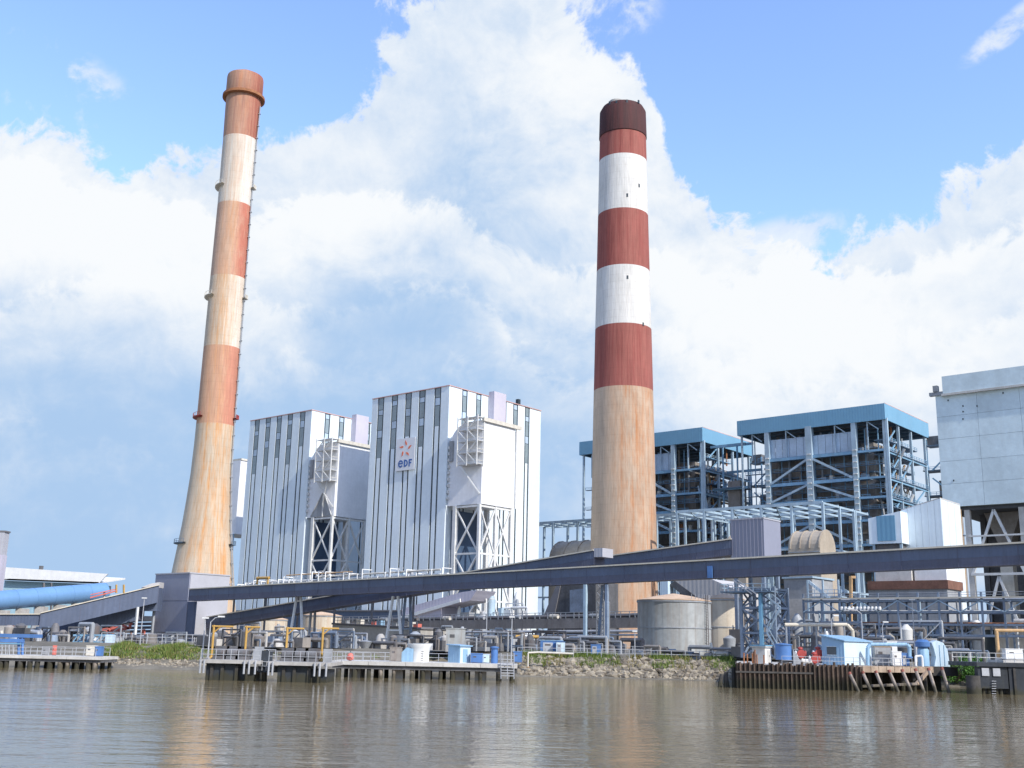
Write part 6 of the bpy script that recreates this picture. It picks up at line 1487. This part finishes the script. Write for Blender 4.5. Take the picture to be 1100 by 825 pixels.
small_box('switch_cabinet', 'tan cabinet beneath the blue pipe arch near the cabin', 948, Yq+9, 3.05, 2.2, 1.0, 2.4, 'casing_grey', 'amber'); small_box('white_container', 'white cabinet above the machinery behind the blue pipe arch', 958, Yq+14, 3.05, 1.4, 1.2, 3.2, 'white_paint', cat='container')
c = G(984, Yq+6, 3.05); t = thing('pipe_arch', 'short white pipe hoop left of the blue hood', 'pipe', c); part('pipe', 'white_paint', t, lambda b: b.pipe([c, c+Z*1.3, c+Z*1.4+V((.8, 0, 0)), c+V((.9, 0, 1.2)), c+V((.9, 0, 0))], .14, 8)); part('flange', 'pipe_grey', t, lambda b: b.tube(c, c+Z*.1, .25, 10))
railing(t, G(936, Yq+2, 3.05), G(980, Yq+2.6, 3.05), 1.0, .8, 'galv', .06)
# blue hood with pale casing
c = G(1003, Yq+8, 3.1); t = thing('fan_housing', 'blue fan hood with pale rounded casing at the jetty end', 'machine', c)
part('casing', 'hut_pale', t, lambda b: b.prism([c+V((x, 0, z)) for x, z in ((.1, 0), (2.2, 0), (2.0, 2.2), (1.5, 3.1), (.6, 3.4), (-.1, 3.1), (.2, 2.3), (.4, 1.2))], V((0, 1.6, 0))))
for x in (.9, 1.5): part('rib', 'hut_blue', t, lambda b: b.obox(c+V((x, -.06, .1)), V((.08, 0, 0)), V((0, .05, 0)), Z*2.7))
part('hood', 'blue_paint', t, lambda b: b.lathe(c+V((-1.2, .3, 2.2)), [(.25, 0), (.95, .35), (.95, .95), (.6, 1.25), (.05, 1.3)], 18)); part('body', 'hut_blue', t, lambda b: b.lathe(c+V((-1.2, .3, 0)), [(.75, 0), (.75, 2.1), (.6, 2.3)], 18))
part('base', 'pile_dark', t, lambda b: b.obox(c+V((-.5, -.8, -1.2)), V((3.4, 0, 0)), V((0, 3, 0)), Z*1.15))
# ---------------- right hand dolphin
Yr = 140; a_ = G(1041, Yr, 1)
t = thing('mooring_dolphin', 'massive dark mooring dolphin cut by the right edge', 'dolphin', V((a_.x, Yr, 0)), 'mooring dolphins')
b1_ = G(1051, Yr, 3.4); b2_ = G(1083, Yr, 3.4)
part('outer_pile', 'pile_dark', t, lambda b: b.tube(V((a_.x+.8, Yr+.6, -2)), V((a_.x+.8, Yr+.6, 2.2)), .85, 16))
part('deck', 'caisson', t, lambda b: b.obox(V((b1_.x-.2, Yr, 3.35)), V((16, 0, 0)), V((0, 9, 0)), Z*.5))
part('fender_frame', 'caisson', t, lambda b: b.obox(V((b1_.x, Yr+.3, .7)), V((b2_.x-b1_.x, 0, 0)), V((0, 1.0, 0)), Z*2.6))
for px in (1060, 1072): p = G(px, Yr, 2.3); part('fender_pad', 'galv', t, lambda b: b.obox(p+V((-.5, .15, -.1)), V((.9, 0, 0)), V((0, .12, 0)), Z*.95))
part('caisson', 'caisson', t, lambda b: b.obox(V((b2_.x+.1, Yr+.2, -2)), V((14, 0, 0)), V((0, 8, 0)), Z*5.3))
for i in range(6): part('caisson_rib', 'pile_dark', t, lambda b: b.obox(V((b2_.x+.6+1.9*i, Yr+.02, -1)), V((.3, 0, 0)), V((0, .17, 0)), Z*4.2))
for px in (1058, 1064, 1072, 1077): p = G(px, Yr+.8, -2); part('pile', 'pile_dark', t, lambda b: b.tube(p, p+Z*3, .22, 8))
part('ladder', 'galv', t, lambda b: [b.beam(G(1065.5, Yr+.1, .1+.3*i), G(1070, Yr+.1, .1+.3*i), .06) for i in range(6)])
railing(t, V((b1_.x, Yr+.2, 3.85)), V((b1_.x+14, Yr+.2, 3.85)), 1.15, 1.2, 'galv', .06)
railing(t, V((b1_.x, Yr+8, 3.85)), V((b1_.x+14, Yr+8, 3.85)), 1.15, 1.2, 'steel_white', .06)
part('deck_slab', 'concrete_pale', t, lambda b: b.obox(G(1078, Yr+2, 3.86), V((9, 0, 0)), V((0, 5, 0)), Z*.3))
c = G(1073, Yr+6, 3.85); t = thing('davit', 'rusty ochre davit on the dark dolphin at the right edge', 'davit', c, 'yellow davits')
part('post', 'amber', t, lambda b: b.tube(c, c+Z*4.0, .24, 10)); part('arm', 'amber', t, lambda b: b.tube(c+Z*4.05-V((.2, 0, 0)), c+Z*4.15+V((6, 0, 0)), .22, 10)); part('base', 'concrete', t, lambda b: b.lathe(c, [(.5, 0), (.5, .3), (.3, .6)], 12))
small_box('equipment_cabinet', 'white cabinet on the dark dolphin at the right edge', 1088, Yr+5, 4.2, 2.2, 1.2, 1.3, 'white_paint')
